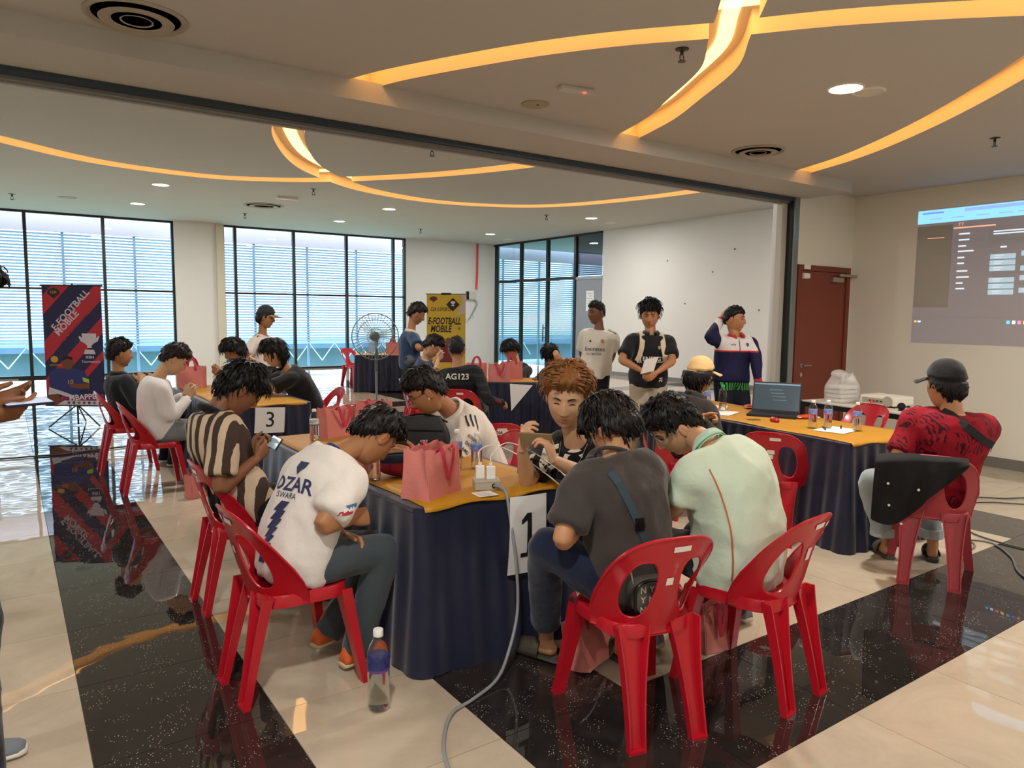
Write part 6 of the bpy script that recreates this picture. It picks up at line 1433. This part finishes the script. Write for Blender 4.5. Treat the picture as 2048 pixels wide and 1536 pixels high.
p = person('p6', 'person in mint green polo slumped forward over the table edge', (2.625, 1.99, .55), (2.54, 2.11, 1.03), (2.52, 2.3, 1.1), -10, -58, 42, hr=-8, py=-6, hi=True, skin='fair', hair='short', hairc='#0f0c0c', hs=1.08, bow=.16, glasses='glasses_grey', build=1.16,
  arms=dict(L=dict(e=(2.35, 2.12, 0.779), w=(2.49, 2.34, 0.642), curl=.5), R=dict(w=(2.62, 2.42, .80), curl=.5)), legs=dict(R=dict(k=(2.75, 2.33, .53), a=(3.12, 2.35, 0.1), h=10), L=dict(k=(2.52, 2.36, .53), a=(2.5, 2.4, .1))),
  shirt=K_mint, collar=cloth('mintcol', '#b0d0bc'), loose=1.5, pants=K_black, shoes=(S_grey, S_white), shirt_t=-.22)
f, r = p['fC'], p['rC']
strap(p, 'side_piping', [(p['Q'](t)-r*.12, -r*.8-f*.75) for t in (.88, .78, .68, .58, .48, .38, .28, .18, .08, -.02, -.1)], .006, mat('piping_orange', '#b8643a', .7), .003, .004)
# ---- table 3
person('p7', 'person in dark hoodie sitting beside the striped banner', (.99, 8.17, .55), (0.906, 8.17, 0.969), (0.922, 8.17, 1.18), 82, 84, 4, skin='tan', hair='short', hairc='#17110f', shirt=K_navyb, sleeve='long', loose=1.5, pants=K_black, shoes=S_black,
  arms=dict(R=dict(w=(1.08, 8.02, 0.888), curl=.6), L=dict(w=(1.15, 8.3, 0.877), curl=.6)), collar=K_navyb)
A8 = (1.39, 7.12, 0.888)
person('p8', 'person in white long sleeve top and grey trousers playing on a phone', (1.08, 7.12, .55), (1.1, 7.12, 1.01), (1.24, 7.12, 1.17), 88, 92, 34, skin='fair', hair='short', hairc='#241512', shirt=cloth('offwhite', '#dcd6d2'), sleeve='long', loose=1.2, pants=K_grey, shoes=S_white, bow=.12, arms=hold(A8, 90))
phone(A8, 90, 'phone held by the person in the white long sleeve top', 45, '#b9b2aa')
A9 = (1.88, 8.54, 0.961)
person('p9', 'person with long black hair at the far side of table 3', (2.6, 8.66, .55), (2.23, 8.68, 0.962), (2.13, 8.65, 1.16), 280, 292, 28, skin='tan', hair='mullet', hairc='#100d0d', shirt=cloth('dark', '#17171b'), loose=1.1, pants=K_black, shoes=S_black, arms=hold(A9, 285))
phone(A9, 285, 'dark phone raised by the long haired person at table 3', 70)
A10 = (2, 7.49, 1.11)
person('p10', 'person in black t-shirt with layered long hair on the aisle side of table 3', (2.60, 7.41, .55), (2.35, 7.43, 1.01), (2.22, 7.42, 1.19), 282, 292, 22, skin='fair', hair='mullet', hairc='#0f0c0d', shirt=cloth('black2', '#121216'), loose=1.5, pants=K_black, shoes=S_black, shirt_t=-.2, arms=hold(A10, 285), bow=.12)
phone(A10, 285, 'phone raised by the person in black t-shirt at table 3', 75)
p = person('p11', 'standing person in white jersey with black shoulder stripes and a two tone cap', (2.72, 9.5, .92), (2.71, 9.53, 1.29), (2.74, 9.47, 1.54), 130, 118, 8, pose='stand', skin='tan', hair='under', hairc='#17110f', shirt=K_white, loose=1.3, pants=K_black, shoes=S_black, cap=dict(mat=cloth('capdark', '#2b3036'), under=cloth('captan', '#8a7458')), collar=K_white, shirt_t=-.1,
  arms=dict(R=dict(w=(2.55, 9.25, .82)), L=dict(w=(2.95, 9.3, .82))))
f, r = p['fC'], p['rC']
for i in range(3): decal(p, 'shoulder_stripe', rect2(.16, .012, 8, 2), p['sh'][1]+V((0, 0, .02))+f*(.03*(i-1))-r*.04, r, f, INK)
strap(p, 'sling_strap', [(p['Q'](t)+r*x+f*.02, f) for t, x in ((.9, .07), (.75, .03), (.6, -.01), (.45, -.05))], .03, K_black)
# ---- middle table
p = person('p12', 'standing person in blue polo with folded arms and a waist bag', (4.36, 8.62, .95), (4.38, 8.62, 1.36), (4.45, 8.59, 1.6), 112, 112, 24, pose='stand', skin='tan', hair='short', hairc='#15100f', shirt=K_blue, collar=K_cream, loose=1.2, pants=K_black, shoes=S_black,
  arms=dict(R=dict(w=(4.42, 8.14, 1.18), e=(4.27, 8.18, 1.16), curl=.5), L=dict(w=(4.42, 8.32, 1.19), curl=.5)))
f, r = p['fC'], p['rC']
t = thing('waist_bag', 'grey and black waist bag worn by the person in blue polo', 'bag', V(p['Q'](.1))-f*.02+r*.18); MB().ell((0, 0, 0), (.06, .12, .075), 16, 10).build('pouch', mat('bag_grey', '#55585a', .7), t, smooth=True); MB().bbox((-.062, -.03, .0), (-.02, .03, .05)).build('pocket', K_black, t, bevel=.006)
A13 = (4.25, 7.57, 1.12)
person('p13', 'person with glasses looking down, holding a phone at the end of the middle table', (4.22, 7.92, .55), (4.18, 7.83, 1.05), (4.23, 7.75, 1.21), 112, 116, 36, skin='fair', hair='short', hairc='#0e0c0d', shirt=cloth('bluedark', '#23365a'), loose=1.2, pants=K_black, shoes=S_black, glasses=True, arms=hold(A13, 112))
phone(A13, 112, 'phone with red case held at the end of the middle table', 40, '#d8402a')
p = person('p14', 'person in black racing jersey with printed number seen from behind', (4.15, 6.86, .55), (4.05, 6.85, 1.03), (4.07, 6.91, 1.22), 32, 38, 4, skin='tan', hair='crop', hairc='#0c0a0b', shirt=nodes_mat('cloth_race', m_race), sleeve='long', loose=1.35, pants=K_black, shoes=S_black, build=1.08, bow=.08,
  arms=dict(R=dict(e=(4.2, 6.46, 0.688), w=(4.52, 6.65, 0.604), curl=.5), L=dict(w=(4.3, 7.25, .82))), legs=dict(R=dict(k=(4.5, 7.05, .53), a=(4.45, 6.95, .1)), L=dict(k=(4.2, 7.2, .53), a=(4.2, 7.2, .1))))
f, r = p['fC'], p['rC']; decal(p, 'back_number', T2('AG123', .088, bold=.015), p['Q'](.78)-f*.1-r*.02, r, V((0, 0, 1)), PW)
sR, eR = p['sh'][1], p['AR'][1][0]; wR = p['AR'][1][1]; dd_ = (V(wR)-eR).normalized()
decal(p, 'sleeve_letters', T2('HONDA', .05, bold=.02), eR+dd_*.1+r*.05, dd_, V((0, 0, 1)), mat('ink_crimson', '#b01f3a', .7))
A15 = (5.28, 7.86, 0.797)
person('p15', 'person in plain black shirt in front of the glass door', (5.88, 8.36, .55), (5.76, 8.15, 0.908), (5.67, 8.18, 1.12), 228, 262, 32, skin='fair', hair='bowl', hairc='#0f0c0d', shirt=cloth('black3', '#1b1a1c'), loose=1.4, sleeve='long', pants=K_black, shoes=S_black, arms=hold(A15, 225))
phone(A15, 225, 'phone held by the person in plain black shirt', 60)
person('p16', 'person in black hoodie resting the head on one hand at the middle table', (6.42, 7.98, .55), (6.18, 7.73, 0.866), (6.05, 7.78, 1.06), 228, 240, 38, skin='mid', hair='fringe', hairc='#0d0b0b', shirt=cloth('black4', '#101014'), loose=1.5, sleeve='long', pants=K_black, shoes=S_black,
  arms=dict(L=dict(e=(6.07, 7.37, 0.802), w=(5.99, 7.53, 0.992), f=(-.15, .3, 1), b=(-.45, -.9, .0), curl=.35), R=dict(w=(5.58, 7.52, 0.726), curl=.4)))
# ---- standing in front of the white wall
p = person('p17', 'standing person in white football shirt with hands behind the back', (5.68, 6.44, .96), (5.71, 6.41, 1.44), (5.69, 6.45, 1.64), 238, 272, 4, pose='stand', skin='dark', hair='crop', hairc='#0d0b0b', shirt=cloth('realwhite', '#d5d0c4'), loose=1.3, pants=K_black, shoes=S_black, shirt_t=-.22,
  arms=dict(R=dict(w=(5.85, 6.62, .96)), L=dict(w=(5.86, 6.42, .97), e=(5.9, 6.37, 1.16))))
f, r = p['fC'], p['rC']
decal(p, 'chest_sponsor', T2('Emirates', .068), p['Q'](.52)+f*.1, -r, V((0, 0, 1)), INK); decal(p, 'chest_tagline', T2('FLY BETTER', .034), p['Q'](.40)+f*.1, -r, V((0, 0, 1)), INK)
decal(p, 'chest_crest', poly2([(.02*math.cos(6.28*k/14), .024*math.sin(6.28*k/14)) for k in range(14)]), p['Q'](.72)+f*.1-r*.085, -r, V((0, 0, 1)), mat('ink_gold', '#b08a4a', .6)); decal(p, 'chest_mark', poly2([(-.018, -.012), (.018, -.012), (.006, .016)]), p['Q'](.72)+f*.1+r*.06, -r, V((0, 0, 1)), INK)
for i in range(3): decal(p, 'shoulder_stripe', rect2(.014, .14, 2, 8), p['sh'][-1]+f*(.03*(i-1))+V((0, 0, .02)), f*-1, r, INK)
p = person('p18', 'standing person in black sponsor polo with a cream backpack holding papers', (5.40, 5.30, .96), (5.4, 5.28, 1.42), (5.4, 5.3, 1.61), 214, 226, 12, pose='stand', skin='tan', hair='quiff', hairc='#0d0b0b', shirt=cloth('polo', '#15161a'), collar=cloth('polo', ''), loose=1.3, build=1.06, pants=K_khaki, shoes=S_white, shirt_t=-.22,
  arms=dict(R=dict(w=(5.13, 5.12, 1.06), curl=.6, pole=(-.9, .5, -.5)), L=dict(w=(5.22, 5.02, 1.04), curl=.6, pole=(.6, -.9, -.5))))
f, r = p['fC'], p['rC']
decal(p, 'chest_lettering', T2('ENERGY', .060, bold=.02), p['Q'](.45)+f*.1-r*.02, -r, V((0, 0, 1)), PW); decal(p, 'chest_tagline', rect2(.20, .008, 10, 1), p['Q'](.385)+f*.1-r*.02, -r, V((0, 0, 1)), PW)
for i in range(3): decal(p, 'flame_mark', poly2([(-.006, -.05), (.004, -.05), (-.004, -.01), (.012, .03), (.004, .05), (-.014, .0)]), p['Q'](.47)+f*.1+r*(.105+.016*i), -r, V((0, 0, 1)), PW)
decal(p, 'crest', poly2([(-.014, .018), (.014, .018), (.014, -.006), (0, -.02), (-.014, -.006)]), p['Q'](.70)+f*.1-r*.07, -r, V((0, 0, 1)), mat('ink_gold', ''))
decal(p, 'hem_number', T2('26', .05, bold=.02), p['Q'](.0)+f*.1-r*.1, V((0, 0, 1)), r, PW)
t = thing('backpack', 'cream backpack on the back of the person in black polo', 'backpack', (0, 0, 0)); K_bp = cloth('bag_cream', '#cbbfa2'); t.location = V(p['Q'](.45))-f*.22
MB().ell((0, 0, 0), (.17, .10, .24), 20, 12, M=Matrix.Rotation(-R(214), 4, 'Z')).build('sack', K_bp, t, smooth=True)
for s in (-1, 1):
    so = strap(p, 'shoulder_strap', [(p['Q'](tt)+r*(s*x)+f*yy+V((0, 0, zz)), n) for tt, x, yy, zz, n in ((.86, .095, -.1, .0, -f), (.95, .095, -.03, .06, V((0, 0, 1))), (.92, .10, .05, .02, f+V((0, 0, .5))), (.82, .105, .1, 0, f), (.68, .11, .1, 0, f), (.52, .125, .1, 0, f), (.4, .145, .08, 0, f))], .05, K_bp, .012, .009); so.parent = t; so.matrix_parent_inverse = Matrix(); so.location = V((p['root'].location.x, p['root'].location.y, 0))-t.location
o = MB().add([(0, 0, 0), (.13, .02, .03), (.16, -.02, .17), (.03, -.04, .14), (.002, -.003, .0), (.132, .017, .03), (.162, -.023, .17), (.032, -.043, .14)], [(0, 1, 2, 3), (7, 6, 5, 4), (0, 4, 5, 1), (1, 5, 6, 2), (2, 6, 7, 3), (3, 7, 4, 0)]).build('folded_papers', mat('paper', '')); o.matrix_world = Matrix.Translation((5.02, 5.03, 1.04)) @ Matrix.Rotation(R(-36), 4, 'Z'); tag(o, 'folded white papers held by the person in black polo', 'papers')
p = person('p19', 'standing person in navy and white tracksuit jacket with a hand behind the head', (6.26, 4.94, .96), (6.27, 4.91, 1.4), (6.27, 4.93, 1.58), 204, 158, 2, pose='stand', skin='tan', hair='crop', hairc='#0e0c0c', shirt=nodes_mat('cloth_jacket', m_jacket), sleeve='long', loose=1.3, build=1.04, collar=cloth('redcollar', '#b3202a'), pants=nodes_mat('cloth_patt', m_patt), shoes=S_black, shirt_t=-.12,
  arms=dict(R=dict(e=(5.93, 4.96, 1.38), w=(6.25, 5.09, 1.57), f=(.35, -.1, .75), b=(-.5, .2, .4), curl=.5), L=dict(e=(6.35, 4.71, 1.2), w=(6.29, 4.62, 0.933), f=(0, 0, -1), curl=.35)))
f, r = p['fC'], p['rC']
decal(p, 'zip', rect2(.008, .42, 1, 14), p['Q'](.45)+f*.1, -r, V((0, 0, 1)), mat('ink_black', '')); decal(p, 'crest', poly2([(-.014, .02), (.014, .02), (.016, -.004), (0, -.022), (-.016, -.004)]), p['Q'](.80)+f*.1-r*.085, -r, V((0, 0, 1)), mat('ink_blue', '#2d3f86', .6)); decal(p, 'chest_mark', poly2([(-.03, .012), (-.015, -.012), (0, .006), (.015, -.012), (.03, .012), (.012, .0), (0, .016), (-.012, .0)]), p['Q'](.80)+f*.1+r*.075, -r, V((0, 0, 1)), INKB)
for s in (1, -1):
    e, w, a = p['AR'][s]; q = V(w)+(V(e)-V(w))*.05; dirn = (V(w)-V(e)).normalized(); MB().tube([q-dirn*.03, q, q+dirn*.012], .041, 14).build('cuff', cloth('redcollar', ''), p['root'], M=p['off'])
# ---- right table
p = person('p20', 'person in tan cap and dark shirt sitting with clasped hands at the long table', (4.50, 4.02, .55), (4.57, 3.96, 0.955), (4.62, 3.95, 1.13), 88, 100, 6, skin='mid', hair='long', hairc='#0f0c0c', shirt=cloth('brownblack', '#2a2422'), loose=1.4, sleeve='long', pants=K_black, shoes=S_black, glasses=True,
  arms=dict(R=dict(w=(4.33, 3.68, 0.819), f=(.75, .35, -.1), b=(.3, -.8, .5), curl=.95), L=dict(w=(4.45, 3.76, 0.824), f=(.65, -.7, -.1), b=(.5, .5, .6), curl=.95)), cap=dict(mat=K_tan), collar=cloth('brownblack', ''))
p = person('p21', 'heavyset person in crimson floral shirt and black cap seen from behind', (4.76, 2.15, .56), (4.71, 2.06, 1.04), (4.71, 2.11, 1.2), 52, 20, 2, py=58, hi=True, skin='mid', hair='under', hairc='#0f0c0c', shirt=nodes_mat('cloth_floral', m_floral), loose=1.0, build=1.22, pants=K_lden, shoes=None, cap=dict(mat=cloth('capblack', '#141416'), open=False), hs=1.10, shirt_t=-.2, bow=.05, pants_end=.80,
  arms=dict(L=dict(e=(4.44, 2.25, 0.72), w=(4.8, 2.4, 0.697), curl=.4), R=dict(w=(5.05, 2.25, .62), curl=.4)), legs=dict(L=dict(k=(4.52, 2.44, 0.558), a=(4.81, 2.47, 0.09), h=40), R=dict(k=(5.02, 2.35, .53), a=(5.01, 2.26, 0.09), h=60)))
f, r = p['fC'], p['rC']
strap(p, 'sling_strap', [(p['Q'](t)+r*x-f*.02+V((0, 0, zz)), n) for t, x, zz, n in ((1.0, -.07, .0, -f+V((0, 0, .4))), (.94, -.03, .0, -f+V((0, 0, .25))), (.86, .04, 0, -f), (.78, .09, 0, -f), (.7, .14, 0, -f), (.62, .185, 0, -f+r*.3), (.55, .22, 0, -f+r*.8))], .045, mat('strap_black', '#17181a', .7), .004, .016)
for s in (1, -1):
    kn, an, ft = p['LG'][s]; q = kn+(an-kn)*.80; MB().tube([q-V((0, 0, .03)), q+V((0, 0, .03))], .077, 16).build('cuff', cloth('denim_pale', '#aab2b2'), p['pants'], M=p['off'])
def slides(p, sd, col, label):
    kn, an, ft = p['LG'][sd]; rt_ = V((ft.y, -ft.x, 0)); b = V((an.x, an.y, 0)); m = MB(); rs = []
    t = thing('slide_sandal', label, 'sandal', b)
    for y, w in ((-.09, .032), (-.05, .042), (.02, .042), (.09, .048), (.16, .044), (.19, .028)): rs.append([ft*y+rt_*(w*math.copysign(abs(math.cos(6.28*k/14))**.6, math.cos(6.28*k/14)))+V((0, 0, .014+.013*math.sin(6.28*k/14))) for k in range(14)])
    m.rings(rs).build('sole', col, t, smooth=40); m = MB(); rs = []
    for y in (.02, .06, .10, .14): rs.append([ft*y+rt_*(.05*math.cos(a))+V((0, 0, .015+(.075-.14*(y-.02))*math.sin(a))) for a in [math.pi*k/10 for k in range(11)]])
    me = bake(m.rings(rs, cap=False, closed=False).mesh('upper'), ('SOLIDIFY', dict(thickness=.006, offset=0))); new('upper', me, col, t); shade(me, True)
slides(p, -1, mat('sandal_speck', '#4a443c', .7, var=.8, vscale=90), 'speckled slide sandal under the jeans by the right table'); slides(p, 1, mat('sandal_black', '#191a1b', .6), 'black slide sandal on the black tiles')
slides(PEOPLE['p5'], -1, mat('sandal_brown', '#3d352c', .6), 'brown slide sandal beside the front table skirt'); slides(PEOPLE['p5'], 1, mat('sandal_brown', ''), 'brown slide sandal hidden behind the red chair')
# ---- person cut by the left edge of the picture
A22 = (0.035, 3.02, 1.28)
person('p22', 'person at the left edge holding a phone, mostly outside the picture', (-.235, 2.95, .98), (-.19, 2.96, 1.47), (-.135, 2.98, 1.66), 96, 96, 24, pose='stand', hi=True, skin='brown', hair='short', hairc='#120e0d', shirt=cloth('navyleft', '#14161d'), loose=1.1, pants=K_black, shoes=S_grey, shirt_t=-.12,
  arms=dict(R=dict(w=(-0.061, 3, 1.24), f=(.9, .25, .12), b=(.1, -.8, -.6), curl=[.25, .35, .5, .6], thumb=(-.1, .5)), L=dict(w=(-0.072, 3.22, 1.25), f=(.95, -.05, .28), b=(.1, .8, -.5), curl=[.2, .35, .5, .6], thumb=(-.1, .5))), legs=dict(R=dict(a=(-.13, 2.63, .09), h=150), L=dict(a=(-.2, 3.06, .09))))
phone((0.045, 3.02, 1.28), -22, 'phone with lit screen held at the left edge of the picture', 12, '#1c2236', '#cfd8f0')
